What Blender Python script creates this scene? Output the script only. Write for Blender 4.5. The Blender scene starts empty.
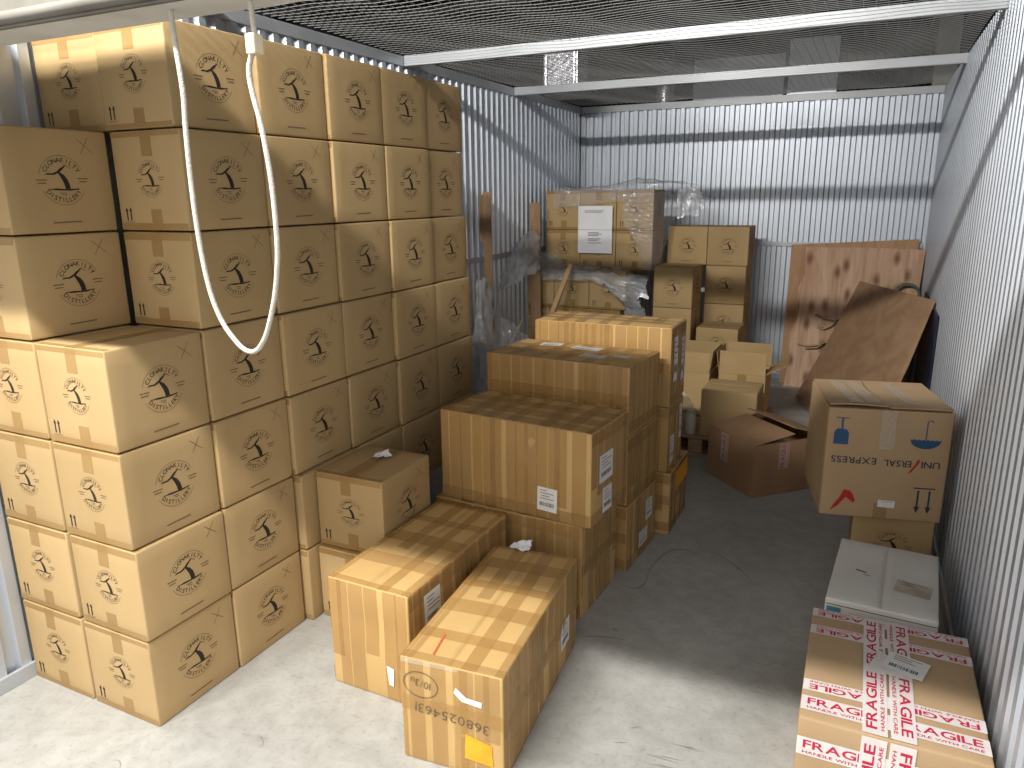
import bpy, bmesh, math, random
from mathutils import Vector, Matrix
from math import sin, cos, pi, radians, sqrt, atan2

# ------------------------------------------------------------------ camera, world, light, exposure
SC = bpy.context.scene
COL = SC.collection
CAM_F, CAM_YAW, CAM_PITCH, CAM_ROLL = 739.975, -0.443733, 0.250414, -0.010553
CAM_P = Vector((1.91673, -1.35428, 1.65959))
def cam_basis():
    cy, sy = cos(CAM_YAW), sin(CAM_YAW); cp, sp = cos(CAM_PITCH), sin(CAM_PITCH)
    f = Vector((sy*cp, cy*cp, -sp)); r = Vector((cy, -sy, 0)); u = r.cross(f)
    rr = cos(CAM_ROLL)*r + sin(CAM_ROLL)*u
    uu = -sin(CAM_ROLL)*r + cos(CAM_ROLL)*u
    return rr, uu, f
_r, _u, _f = cam_basis()
cd = bpy.data.cameras.new('camera'); cam = bpy.data.objects.new('camera', cd); COL.objects.link(cam)
cam.matrix_world = Matrix(((_r.x, _u.x, -_f.x, CAM_P.x), (_r.y, _u.y, -_f.y, CAM_P.y), (_r.z, _u.z, -_f.z, CAM_P.z), (0, 0, 0, 1)))
cd.sensor_width = 36.0; cd.lens = 36.0*CAM_F/1024.0; cd.clip_start = 0.05; cd.clip_end = 100
SC.camera = cam

SC.view_settings.view_transform = 'Standard'
SC.view_settings.look = 'None'
SC.view_settings.gamma = 1.0
SC.view_settings.use_curve_mapping = False
SC.view_settings.exposure = 0.0

W = bpy.data.worlds.new('world'); SC.world = W; W.use_nodes = True
bg = W.node_tree.nodes['Background']
bg.inputs['Color'].default_value = (1.0, 0.97, 0.93, 1); bg.inputs['Strength'].default_value = 1.38

def area_light(name, loc, target, sx, sy, watt, color):
    d = bpy.data.lights.new(name, 'AREA'); d.shape = 'RECTANGLE'; d.size = sx; d.size_y = sy
    d.energy = watt; d.color = color
    o = bpy.data.objects.new(name, d); COL.objects.link(o); o.location = loc
    o.rotation_euler = (Vector(target)-Vector(loc)).to_track_quat('-Z', 'Y').to_euler()
    return o
# the corridor's strip lamp: hangs above and in front of the open roller door
area_light('corridor_strip_lamp', (0.25, -1.55, 3.5), (0.35, 0.9, 1.5), 2.1, 0.07, 265, (1.0, 0.965, 0.90))

RND = random.Random(7)

# ------------------------------------------------------------------ materials
def new_mat(name):
    m = bpy.data.materials.new(name); m.use_nodes = True
    nt = m.node_tree; return m, nt, nt.nodes['Principled BSDF']
def c4(c): return (c[0], c[1], c[2], 1)
def lin(r, g, b):
    f = lambda v: (v/255/12.92) if v/255 <= .04045 else ((v/255+.055)/1.055)**2.4
    return (f(r), f(g), f(b))
def plain(name, col, rough=.6, metal=0., spec=.4, alpha=1.):
    m, nt, p = new_mat(name)
    p.inputs['Base Color'].default_value = c4(col); p.inputs['Roughness'].default_value = rough
    p.inputs['Metallic'].default_value = metal; p.inputs['Specular IOR Level'].default_value = spec
    p.inputs['Alpha'].default_value = alpha
    return m
def noisy(name, a, b, scale=5., stretch=(1, 1, 1), rough=.7, metal=0., spec=.3, detail=4, bump=.0, bscale=60., rnd=.0, alpha=1., lo=.35, hi=.65, coord='Object'):
    m, nt, p = new_mat(name); N = nt.nodes.new; L = nt.links.new
    tc = N('ShaderNodeTexCoord'); mp = N('ShaderNodeMapping'); mp.inputs['Scale'].default_value = stretch
    L(tc.outputs[coord], mp.inputs['Vector'])
    vec = mp.outputs['Vector']
    oi = N('ShaderNodeObjectInfo')
    if rnd:
        ad = N('ShaderNodeVectorMath'); ad.operation = 'ADD'
        sc = N('ShaderNodeVectorMath'); sc.operation = 'SCALE'; sc.inputs[0].default_value = (17, 31, 23)
        L(oi.outputs['Random'], sc.inputs['Scale']); L(vec, ad.inputs[0]); L(sc.outputs[0], ad.inputs[1]); vec = ad.outputs[0]
    nz = N('ShaderNodeTexNoise'); nz.inputs['Scale'].default_value = scale; nz.inputs['Detail'].default_value = detail
    L(vec, nz.inputs['Vector'])
    cr = N('ShaderNodeValToRGB'); cr.color_ramp.elements[0].position = lo; cr.color_ramp.elements[1].position = hi
    cr.color_ramp.elements[0].color = c4(a); cr.color_ramp.elements[1].color = c4(b)
    L(nz.outputs['Fac'], cr.inputs['Fac'])
    out = cr.outputs['Color']
    if rnd:
        hs = N('ShaderNodeHueSaturation')
        mr = N('ShaderNodeMapRange'); mr.inputs['To Min'].default_value = 1-rnd; mr.inputs['To Max'].default_value = 1+rnd
        L(oi.outputs['Random'], mr.inputs['Value']); L(mr.outputs[0], hs.inputs['Value']); L(out, hs.inputs['Color']); out = hs.outputs['Color']
    L(out, p.inputs['Base Color'])
    p.inputs['Roughness'].default_value = rough; p.inputs['Metallic'].default_value = metal
    p.inputs['Specular IOR Level'].default_value = spec; p.inputs['Alpha'].default_value = alpha
    if bump:
        n2 = N('ShaderNodeTexNoise'); n2.inputs['Scale'].default_value = bscale; n2.inputs['Detail'].default_value = 3
        L(vec, n2.inputs['Vector'])
        bp = N('ShaderNodeBump'); bp.inputs['Strength'].default_value = bump; bp.inputs['Distance'].default_value = .01
        L(n2.outputs['Fac'], bp.inputs['Height']); L(bp.outputs['Normal'], p.inputs['Normal'])
    return m

M = {}
M['board'] = noisy('printed_board', (.425, .294, .140), (.475, .334, .166), 3.5, (1, 1, .35), rough=.72, spec=.25, bump=.05, bscale=40, rnd=.06)
M['kraft'] = noisy('kraft_board', (.50, .325, .13), (.57, .38, .16), 4, (1, 1, .4), rough=.65, spec=.3, bump=.08, bscale=30, rnd=.05)
M['brown'] = noisy('brown_board', (.27, .155, .085), (.33, .20, .11), 4, (1, 1, .4), rough=.75, spec=.25, bump=.08, bscale=30)
M['tanboard'] = noisy('export_board', (.42, .285, .16), (.48, .335, .195), 3, (1, 1, .5), rough=.75, spec=.25, bump=.08, bscale=30)
M['whiteboard'] = noisy('white_board', (.66, .64, .60), (.74, .72, .68), 4, rough=.7, spec=.3, bump=.05, bscale=30)
M['ink'] = plain('black_ink', (.035, .028, .024), .7, 0, .15)
M['ink2'] = plain('thin_ink', (.085, .06, .04), .7, 0, .15)
M['ink3'] = plain('faint_ink', (.17, .115, .065), .7, 0, .15)
M['inkgrey'] = plain('faded_ink', (.15, .105, .07), .7)
M['inkblue'] = plain('blue_ink', (.028, .085, .19), .6)
M['inknavy'] = plain('navy_ink', (.03, .04, .06), .6)
M['inkred'] = plain('red_ink', (.42, .02, .025), .6)
M['fragred'] = plain('tape_red_ink', (.50, .015, .06), .5)
M['fragdull'] = plain('dull_red_ink', (.33, .03, .04), .6)
M['pen'] = plain('marker_pen', (.10, .075, .06), .7)
M['redpen'] = plain('red_marker', (.55, .10, .05), .7)
M['tape'] = noisy('brown_packing_tape', (.43, .245, .078), (.50, .30, .105), 9, rough=.28, spec=.5, alpha=.44, bump=.12, bscale=25, rnd=.08)
M['tape2'] = noisy('pale_packing_tape', (.40, .235, .085), (.46, .28, .11), 9, rough=.28, spec=.5, alpha=.4, bump=.12, bscale=25, rnd=.08)
M['tapelight'] = noisy('tan_packing_tape', (.40, .24, .085), (.45, .285, .11), 9, rough=.3, spec=.5, alpha=.62, bump=.1, bscale=25)
M['tapeclear'] = noisy('clear_tape', (.72, .68, .62), (.8, .77, .72), 12, rough=.2, spec=.5, alpha=.28, bump=.3, bscale=60)
M['tapewhite'] = noisy('white_tape', (.76, .70, .68), (.82, .77, .75), 10, rough=.3, spec=.5, alpha=.88, bump=.1, bscale=40)
M['fragthin'] = noisy('thin_fragile_tape', (.58, .46, .41), (.64, .52, .47), 10, rough=.3, spec=.5, alpha=.62, bump=.1, bscale=40)
M['label'] = noisy('label_paper', (.72, .72, .70), (.78, .78, .76), 8, rough=.5, spec=.3)
M['paper'] = noisy('paper', (.76, .77, .80), (.84, .85, .87), 6, rough=.6, spec=.2, bump=.1, bscale=12)
M['teal'] = plain('teal_sticker', (.07, .28, .34), .5)
M['orange'] = noisy('orange_sticker', (.85, .33, .02), (.95, .42, .03), 12, rough=.5)
M['oldlabel'] = noisy('worn_label', (.42, .34, .27), (.6, .53, .46), 9, rough=.6, bump=.2, bscale=25)
M['steel'] = noisy('painted_wall_sheet', (.53, .575, .65), (.60, .645, .715), 1.2, (1, 1, .3), rough=.42, metal=.55, spec=.5, rnd=0)
M['rail'] = noisy('galvanised_rail', (.42, .45, .49), (.50, .53, .57), 6, rough=.4, metal=.3, spec=.5)
M['beam'] = noisy('white_beam', (.46, .49, .52), (.54, .57, .60), 3, rough=.4, metal=.1, spec=.5)
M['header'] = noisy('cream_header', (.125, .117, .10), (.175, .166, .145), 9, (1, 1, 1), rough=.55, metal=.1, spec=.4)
M['lip'] = noisy('lightened_lip', (.55, .54, .50), (.66, .65, .61), 9, rough=.5, metal=.1, spec=.4)  # header steel in a paler colour, to brighten the shaded underside
M['wire'] = plain('galvanised_wire', (.38, .385, .385), .5, .2)
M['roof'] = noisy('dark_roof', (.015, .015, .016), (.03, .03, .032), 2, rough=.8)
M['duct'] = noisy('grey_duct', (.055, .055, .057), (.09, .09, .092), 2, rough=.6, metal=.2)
M['post'] = noisy('beige_post', (.25, .24, .21), (.31, .30, .27), 4, rough=.7)
M['foil'] = noisy('silver_foil', (.5, .48, .55), (.8, .8, .85), 30, rough=.25, metal=.8, bump=.6, bscale=30)
M['rope'] = noisy('white_cord', (.47, .44, .385), (.54, .51, .45), 80, rough=.7, bump=.3, bscale=300)
M['toggle'] = plain('cream_toggle', (.72, .62, .44), .5)
M['navy'] = noisy('navy_shade_board', (.008, .012, .035), (.014, .02, .05), 5, rough=.5)
M['film'] = noisy('stretch_film', (.62, .63, .66), (.8, .81, .84), 14, rough=.12, spec=1., alpha=.24, bump=.6, bscale=16)
M['filmthick'] = noisy('stretch_film_bundle', (.50, .52, .56), (.78, .80, .84), 14, rough=.14, spec=.9, alpha=.45, bump=.7, bscale=22)
M['strap'] = plain('strapping', (.48, .36, .19), .5)
M['strapgreen'] = plain('green_strapping', (.28, .36, .2), .5)
M['coil'] = noisy('grey_green_webbing', (.10, .12, .10), (.16, .18, .15), 30, rough=.7)
M['pallet'] = noisy('pallet_wood', (.30, .185, .115), (.42, .28, .18), 6, (1, 8, 8), rough=.8, bump=.2, bscale=40)
M['plank'] = noisy('plank_wood', (.28, .165, .09), (.37, .23, .13), 5, (8, 8, 1), rough=.75, bump=.15, bscale=30)
M['stick'] = noisy('pine_stick', (.48, .30, .15), (.58, .38, .21), 5, (8, 8, 1), rough=.7, bump=.1, bscale=30)
M['inside'] = M['board']
M['bottle'] = plain('cream_plastic', (.60, .56, .48), .4)
M['cap'] = plain('grey_cap', (.2, .2, .2), .5)

def floor_mat():
    m, nt, p = new_mat('concrete'); N = nt.nodes.new; L = nt.links.new
    tc = N('ShaderNodeTexCoord')
    def noise(s, d, mapscale=(1, 1, 1)):
        mp = N('ShaderNodeMapping'); mp.inputs['Scale'].default_value = mapscale; L(tc.outputs['Object'], mp.inputs['Vector'])
        n = N('ShaderNodeTexNoise'); n.inputs['Scale'].default_value = s; n.inputs['Detail'].default_value = d; n.inputs['Roughness'].default_value = .62
        L(mp.outputs[0], n.inputs['Vector']); return n.outputs['Fac']
    def ramp(f, a, b, ca, cb):
        r = N('ShaderNodeValToRGB'); e = r.color_ramp.elements; e[0].position = a; e[1].position = b
        e[0].color = c4(ca); e[1].color = c4(cb); L(f, r.inputs['Fac']); return r.outputs['Color']
    def mul(a, b, fac=1.):
        x = N('ShaderNodeMix'); x.data_type = 'RGBA'; x.blend_type = 'MULTIPLY'; x.inputs[0].default_value = fac
        L(a, x.inputs[6]); L(b, x.inputs[7]); return x.outputs[2]
    base = ramp(noise(1.6, 8), .32, .68, (.355, .352, .332), (.475, .47, .448))
    base = mul(base, ramp(noise(14, 6), .38, .6, (.86, .86, .85), (1, 1, 1)))
    base = mul(base, ramp(noise(60, 3), .3, .45, (.82, .82, .82), (1, 1, 1)))
    base = mul(base, ramp(noise(5, 2, (1, 14, 1)), .27, .33, (.80, .80, .80), (1, 1, 1)))
    L(base, p.inputs['Base Color'])
    p.inputs['Roughness'].default_value = .55; p.inputs['Specular IOR Level'].default_value = .35
    bp = N('ShaderNodeBump'); bp.inputs['Strength'].default_value = .12; bp.inputs['Distance'].default_value = .01
    L(noise(25, 5), bp.inputs['Height']); L(bp.outputs['Normal'], p.inputs['Normal'])
    return m
M['floor'] = floor_mat()

def wood_sheet(name, a, b, knot, scale=3.2, knots=True, axis=(1.4, 1, .16)):
    m, nt, p = new_mat(name); N = nt.nodes.new; L = nt.links.new
    tc = N('ShaderNodeTexCoord'); mp = N('ShaderNodeMapping'); mp.inputs['Scale'].default_value = axis
    L(tc.outputs['Object'], mp.inputs['Vector'])
    n = N('ShaderNodeTexNoise'); n.inputs['Scale'].default_value = scale*4; n.inputs['Detail'].default_value = 5; n.inputs['Distortion'].default_value = 1.2
    L(mp.outputs[0], n.inputs['Vector'])
    r = N('ShaderNodeValToRGB'); e = r.color_ramp.elements; e[0].position = .35; e[1].position = .66; e[0].color = c4(a); e[1].color = c4(b)
    L(n.outputs['Fac'], r.inputs['Fac']); out = r.outputs['Color']
    if knots:
        mp2 = N('ShaderNodeMapping'); mp2.inputs['Scale'].default_value = (1, 1, .5); mp2.inputs['Rotation'].default_value = (radians(90), 0, 0); L(tc.outputs['Object'], mp2.inputs['Vector'])
        mp2.vector_type = 'TEXTURE' if False else 'POINT'
        v = N('ShaderNodeTexVoronoi'); v.voronoi_dimensions = '2D'; v.inputs['Scale'].default_value = 7.; v.inputs['Randomness'].default_value = .7; L(mp2.outputs[0], v.inputs['Vector'])
        r2 = N('ShaderNodeValToRGB'); e = r2.color_ramp.elements; e[0].position = .06; e[1].position = .26; e[0].color = c4(knot); e[1].color = (1, 1, 1, 1)
        L(v.outputs['Distance'], r2.inputs['Fac'])
        x = N('ShaderNodeMix'); x.data_type = 'RGBA'; x.blend_type = 'MULTIPLY'; x.inputs[0].default_value = 1
        L(out, x.inputs[6]); L(r2.outputs['Color'], x.inputs[7]); out = x.outputs[2]
    L(out, p.inputs['Base Color']); p.inputs['Roughness'].default_value = .7; p.inputs['Specular IOR Level'].default_value = .25
    return m
M['ply'] = wood_sheet('plywood', (.50, .31, .20), (.66, .45, .315), (.42, .34, .30))
M['plyback'] = wood_sheet('plywood_old', (.45, .26, .14), (.54, .34, .20), (.7, .6, .5), knots=False)
M['hardboard'] = wood_sheet('hardboard', (.38, .225, .125), (.47, .30, .18), (.6, .5, .4), 1.1, knots=False, axis=(.5, 1, 1.3))

# ------------------------------------------------------------------ mesh helpers
class MB:
    def __init__(s): s.v = []; s.f = []; s.m = []; s.mats = []; s.sm = []
    def mi(s, mat):
        if mat not in s.mats: s.mats.append(mat)
        return s.mats.index(mat)
    def add(s, verts, faces, mat, smooth=False):
        o = len(s.v); k = s.mi(mat); s.v += [tuple(v) for v in verts]
        for f in faces: s.f.append(tuple(i+o for i in f)); s.m.append(k); s.sm.append(smooth)
    def box(s, x0, y0, z0, x1, y1, z1, mat):
        v = [(x0, y0, z0), (x1, y0, z0), (x1, y1, z0), (x0, y1, z0), (x0, y0, z1), (x1, y0, z1), (x1, y1, z1), (x0, y1, z1)]
        s.add(v, [(0, 3, 2, 1), (4, 5, 6, 7), (0, 1, 5, 4), (1, 2, 6, 5), (2, 3, 7, 6), (3, 0, 4, 7)], mat)
    def bevelled(s, x0, y0, z0, x1, y1, z1, mat, b=.003):
        bm = bmesh.new(); bmesh.ops.create_cube(bm, size=1)
        for v in bm.verts: v.co = Vector((x0+(v.co.x+.5)*(x1-x0), y0+(v.co.y+.5)*(y1-y0), z0+(v.co.z+.5)*(z1-z0)))
        bmesh.ops.bevel(bm, geom=bm.edges[:], offset=b, segments=2, affect='EDGES', profile=.6)
        s.bm(bm, mat)
    def bm(s, bm, mat, smooth=False):
        bm.verts.index_update()
        s.add([v.co[:] for v in bm.verts], [[v.index for v in f.verts] for f in bm.faces], mat, smooth); bm.free()
    def quadgrid(s, pts, mat, smooth=True):
        nu, nv = len(pts), len(pts[0]); v = [p for r in pts for p in r]
        s.add(v, [(i*nv+j, (i+1)*nv+j, (i+1)*nv+j+1, i*nv+j+1) for i in range(nu-1) for j in range(nv-1)], mat, smooth)
    def tube(s, path, r, mat, n=10, cap=True):
        P = [Vector(p) for p in path]; rings = []; up = Vector((.13, .31, .94)).normalized()
        for i, p in enumerate(P):
            t = (P[min(i+1, len(P)-1)]-P[max(i-1, 0)]).normalized()
            a = t.cross(up); a = a.normalized() if a.length > 1e-4 else t.orthogonal().normalized()
            b = a.cross(t).normalized(); up = b
            rr = r[i] if isinstance(r, (list, tuple)) else r
            rings.append([p+rr*(cos(2*pi*k/n)*a+sin(2*pi*k/n)*b) for k in range(n)])
        v = [q for g in rings for q in g]
        f = [(i*n+k, i*n+(k+1) % n, (i+1)*n+(k+1) % n, (i+1)*n+k) for i in range(len(P)-1) for k in range(n)]
        if cap: f += [tuple(range(n))[::-1], tuple((len(P)-1)*n+k for k in range(n))]
        s.add(v, f, mat, True)
    def lathe(s, prof, mat, n=20, c=(0, 0)):
        v = [(c[0]+r*cos(2*pi*k/n), c[1]+r*sin(2*pi*k/n), z) for r, z in prof for k in range(n)]
        f = [(i*n+k, i*n+(k+1) % n, (i+1)*n+(k+1) % n, (i+1)*n+k) for i in range(len(prof)-1) for k in range(n)]
        f += [tuple(range(n))[::-1], tuple((len(prof)-1)*n+k for k in range(n))]
        s.add(v, f, mat, True)
    def mesh(s, name):
        me = bpy.data.meshes.new(name); me.from_pydata(s.v, [], s.f)
        for m in s.mats: me.materials.append(m)
        me.polygons.foreach_set('material_index', s.m); me.polygons.foreach_set('use_smooth', s.sm); me.update()
        return me
    def build(s, name, parent=None, loc=(0, 0, 0), rot=(0, 0, 0)):
        return link(name, s.mesh(name), parent, loc, rot)
def link(name, me, parent=None, loc=(0, 0, 0), rot=(0, 0, 0)):
    o = bpy.data.objects.new(name, me); COL.objects.link(o); o.parent = parent; o.location = loc; o.rotation_euler = rot
    return o
def tag(o, label=None, cat=None, group=None, kind=None):
    if label: o['label'] = label
    if cat: o['category'] = cat
    if group: o['group'] = group
    if kind: o['kind'] = kind
    return o
def thing(name, label, cat, loc=(0, 0, 0), rz=0., group=None):
    o = bpy.data.objects.new(name, None); COL.objects.link(o); o.empty_display_size = .1
    o.location = loc; o.rotation_euler = (0, 0, rz); return tag(o, label, cat, group)
def struct(o, label):
    return tag(o, label, None, None, 'structure')
def poly_extrude(mb, pts, t, mat, fn):
    """flat outline pts (2D) given thickness t; fn maps (u, v, w) to 3D"""
    n = len(pts); v = [fn(u, w, 0) for u, w in pts]+[fn(u, w, t) for u, w in pts]
    mb.add(v, [tuple(range(n))[::-1], tuple(range(n, 2*n))]+[(i, (i+1) % n, n+(i+1) % n, n+i) for i in range(n)], mat)

# lettering: glyph outlines of Blender's own font as flat polygons
_G = {}
def glyph(ch, bold=.0):
    k = (ch, bold)
    if k not in _G:
        cu = bpy.data.curves.new('g', 'FONT'); cu.body = ch; cu.size = 1; cu.resolution_u = 3; cu.offset = bold
        o = bpy.data.objects.new('g', cu); COL.objects.link(o); bpy.context.view_layer.update()
        dg = bpy.context.evaluated_depsgraph_get(); me = bpy.data.meshes.new_from_object(o.evaluated_get(dg))
        vs = [(v.co.x, v.co.y) for v in me.vertices]; fs = [tuple(p.vertices) for p in me.polygons]
        xs = [v[0] for v in vs] or [0, .25]
        _G[k] = (vs, fs, min(xs), max(xs))
        bpy.data.objects.remove(o); bpy.data.curves.remove(cu); bpy.data.meshes.remove(me)
    return _G[k]
def text2d(txt, size, bold=.0, gap=.07, sx=1.):
    """list of (verts, faces), laid out from x=0 on; returns also the width"""
    out = []; x = 0
    for ch in txt:
        if ch == ' ': x += .3*size*sx; continue
        vs, fs, a, b = glyph(ch, bold)
        out.append(([(x+(u-a)*size*sx, v*size) for u, v in vs], fs)); x += (b-a+gap)*size*sx
    return out, x-gap*size*sx
def put_text(mb, fn, txt, u, v, size, mat, rot=0., bold=.0, sx=1., gap=.07, fit=None):
    """centred on (u, v), turned by rot; fn maps face (u, v) to 3D"""
    g, w = text2d(txt, size, bold, gap, sx)
    if fit: k = fit/w; g, w = text2d(txt, size, bold, gap, sx*k)
    c, s = cos(rot), sin(rot)
    for vs, fs in g:
        pts = []
        for x, y in vs:
            x -= w/2; y -= size*.36
            pts.append(fn(u+c*x-s*y, v+s*x+c*y))
        mb.add(pts, fs, mat)

# ------------------------------------------------------------------ cartons
class Carton:
    """a closed box: local x in [-w/2, w/2], y in [0, d] (front face at y=0), z in [0, h]; every face bulges a little"""
    def __init__(s, w, d, h, r=.005, bulge=.002, seed=0, seam='y', dent=.0):
        s.w, s.d, s.h, s.r = w, d, h, r; R = random.Random(seed)
        s.b = {k: bulge*R.uniform(-.2, 1.) for k in 'FRTLBK'}
        s.dents = [(R.choice('FRTL'), R.uniform(.1, .9), R.uniform(.1, .9), R.uniform(.04, .09), dent*R.uniform(.4, 1)) for _ in range(6)] if dent else []
        s.seam = seam
    def off(s, face, a, b):      # a, b in 0..1
        o = s.b[face]*(1-(2*a-1)**2)*(1-(2*b-1)**2)*1.0
        W_, H_ = {'F': (s.w, s.h), 'B': (s.w, s.h), 'R': (s.d, s.h), 'L': (s.d, s.h), 'T': (s.w, s.d), 'K': (s.w, s.d)}[face]
        for f, x, y, rad, dp in s.dents:
            if f == face:
                q = ((a-x)*W_)**2+((b-y)*H_)**2; o -= dp*math.exp(-q/rad**2)*(1-(2*a-1)**4)*(1-(2*b-1)**4)
        return o
    def at(s, face, u, v, e=.0006):
        """u to the right as seen from outside, v up (or away, on top); metres from the face's lower left corner"""
        w, d, h = s.w, s.d, s.h
        if face == 'F': return (u-w/2, -s.off('F', u/w, v/h)-e, v)
        if face == 'R': return (w/2+s.off('R', u/d, v/h)+e, u, v)
        if face == 'L': return (-w/2-s.off('L', 1-u/d, v/h)-e, d-u, v)
        if face == 'T': return (u-w/2, v, h+s.off('T', u/w, v/d)+e)
    def fn(s, face, e=.0008): return lambda u, v: s.at(face, u, v, e)
    def body(s, mb, mat):
        w, d, h, r = s.w, s.d, s.h, s.r
        def axis(L, seam=False):
            n = max(4, int(L/.045)); c = [0, r*.35, r]+[r+(L-2*r)*i/n for i in range(1, n)]+[L-r, L-r*.35, L]
            if seam: c += [L/2-.003, L/2-.0012, L/2+.0012, L/2+.003]
            c = sorted(set(round(x, 5) for x in c)); o = [c[0]]
            for x in c[1:]:
                if x-o[-1] > 4e-4: o.append(x)
            return o
        X, Y, Z = axis(w, s.seam == 'y'), axis(d, s.seam == 'x'), axis(h)
        def fin(p, face):
            q = Vector((min(max(p[0], r), w-r), min(max(p[1], r), d-r), min(max(p[2], r), h-r))); dl = Vector(p)-q
            if dl.length > 1e-9: p = q+dl.normalized()*r if sum(abs(t) > 1e-9 for t in dl) > 1 else Vector(p)
            p = Vector(p)
            a, b, c = p.x/w, p.y/d, p.z/h
            if face == 'F': p.y -= s.off('F', a, c)
            elif face == 'B': p.y += s.off('B', a, c)
            elif face == 'R': p.x += s.off('R', b, c)
            elif face == 'L': p.x -= s.off('L', b, c)
            elif face == 'T':
                p.z += s.off('T', a, b)
                if s.seam == 'y' and abs(p.x-w/2) < .0013 and r < p.y < d-r: p.z -= .004
                if s.seam == 'x' and abs(p.y-d/2) < .0013 and r < p.x < w-r: p.z -= .004
            return (p.x-w/2, p.y, p.z)
        mb.quadgrid([[fin((x, 0, z), 'F') for z in Z] for x in X], mat)
        mb.quadgrid([[fin((w-x, d, z), 'B') for z in Z] for x in X], mat)
        mb.quadgrid([[fin((w, y, z), 'R') for z in Z] for y in Y], mat)
        mb.quadgrid([[fin((0, d-y, z), 'L') for z in Z] for y in Y], mat)
        mb.quadgrid([[fin((x, y, h), 'T') for y in Y] for x in X], mat)
        mb.quadgrid([[fin((x, d-y, 0), 'K') for y in Y] for x in X], mat)
    def strip(s, mb, face, u0, v0, u1, v1, mat, e=.0007, n=None):
        nu = n or max(1, int(abs(u1-u0)/.03)); nv = n or max(1, int(abs(v1-v0)/.03))
        mb.quadgrid([[s.at(face, u0+(u1-u0)*i/nu, v0+(v1-v0)*j/nv, e) for j in range(nv+1)] for i in range(nu+1)], mat)
    def quad(s, mb, face, pts, mat, e=.0009):
        mb.add([s.at(face, u, v, e) for u, v in pts], [tuple(range(len(pts)))], mat)
    def line(s, mb, face, a, b, wd, mat, e=.0009):
        dx, dy = b[0]-a[0], b[1]-a[1]; L = sqrt(dx*dx+dy*dy) or 1; nx, ny = -dy/L*wd/2, dx/L*wd/2
        k = max(1, int(L/.03))
        for i in range(k):
            p = (a[0]+dx*i/k, a[1]+dy*i/k); q = (a[0]+dx*(i+1)/k, a[1]+dy*(i+1)/k)
            s.quad(mb, face, [(p[0]-nx, p[1]-ny), (q[0]-nx, q[1]-ny), (q[0]+nx, q[1]+ny), (p[0]+nx, p[1]+ny)], mat, e)
    def arc(s, mb, face, c, r, a0, a1, wd, mat, n=24, sy=1.):
        P = [(c[0]+r*cos(a0+(a1-a0)*i/n), c[1]+sy*r*sin(a0+(a1-a0)*i/n)) for i in range(n+1)]
        for p, q in zip(P, P[1:]): s.line(mb, face, p, q, wd, mat)

def emblem(c, mb, face, u, v, r, ink):
    """round stamp: name on two arcs, a whale's tail rising from the sea between them"""
    fn = c.fn(face)
    def arc_text(txt, rad, size, mid, span, inside):
        n = len(txt)
        for i, ch in enumerate(txt):
            a = mid+(.5-(i+.5)/n)*span if not inside else mid-(.5-(i+.5)/n)*span
            vs, fs, x0, x1 = glyph(ch, .012); t = a-pi/2 if not inside else a+pi/2
            px, py = u+rad*cos(a), v+rad*sin(a); cc, ss = cos(t), sin(t)
            pts = []
            for x, y in vs:
                x = (x-(x0+x1)/2)*size; y = (y-.35)*size
                pts.append(fn(px+cc*x-ss*y, py+ss*x+cc*y))
            mb.add(pts, fs, M['ink2'])
    arc_text('CLONAKILTY', r*.82, r*.27, pi/2, radians(132), False)
    arc_text('DISTILLERY', r*.80, r*.27, -pi/2, radians(118), True)
    c.arc(mb, face, (u, v), r, radians(28), radians(165), r*.018, M['ink3'])
    c.arc(mb, face, (u, v), r, radians(205), radians(335), r*.018, M['ink3'])
    c.arc(mb, face, (u, v), r*.62, radians(50), radians(80), r*.02, ink, 6)
    # tail stock: thick at the water, narrow and bent to the left at the top
    L = [(-.20, .36), (-.10, .18), (.0, -.02), (.06, -.20), (.08, -.36)]
    Rr = [(-.08, .33), (.10, .20), (.22, .02), (.28, -.16), (.30, -.34)]
    for i in range(4):
        c.quad(mb, face, [(u+x*r, v+y*r) for x, y in (L[i], L[i+1], Rr[i+1], Rr[i])], ink)
    # flukes
    fl = [(-.74, .20), (-.62, .28), (-.40, .27), (-.18, .37), (-.12, .30), (-.36, .21), (-.60, .22)]
    c.quad(mb, face, [(u+x*r, v+y*r) for x, y in fl[::-1]], ink)
    fr = [(-.20, .36), (-.06, .48), (.10, .56), (.24, .66), (.12, .50), (-.02, .38), (-.10, .31)]
    c.quad(mb, face, [(u+x*r, v+y*r) for x, y in fr[::-1]], ink)
    # sea line
    sea = [(-.70, -.36), (-.30, -.33), (.1, -.36), (.68, -.33), (.72, -.36), (.3, -.42), (-.25, -.41)]
    c.quad(mb, face, [(u+x*r, v+y*r) for x, y in sea[::-1]], ink)
    # small print either side, too fine to read
    for sx in (-1, 1):
        for k, (a, b) in enumerate(((.66, 1.14), (.72, 1.08))):
            y = .02-.13*k+(-.02 if sx < 0 else .06)
            c.line(mb, face, (u+sx*a*r, v+y*r), (u+sx*b*r, v+y*r), r*.04, M['ink3'])
    for x, y, l in ((-.2, -.52, .3), (-.12, -.60, .22)):
        c.line(mb, face, (u+x*r, v+y*r), (u+(x+l)*r, v+y*r), r*.03, M['inkgrey'])

def up_arrows(c, mb, face, u, v, hgt, ink):
    for k in (0, 1):
        x = u+k*hgt*.42
        c.line(mb, face, (x, v), (x, v+hgt*.8), hgt*.13, ink)
        c.quad(mb, face, [(x-hgt*.15, v+hgt*.72), (x+hgt*.15, v+hgt*.72), (x, v+hgt)], ink)
    c.line(mb, face, (u-hgt*.22, v-hgt*.12), (u+hgt*.75, v-hgt*.12), hgt*.035, M['inkgrey'])

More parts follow.
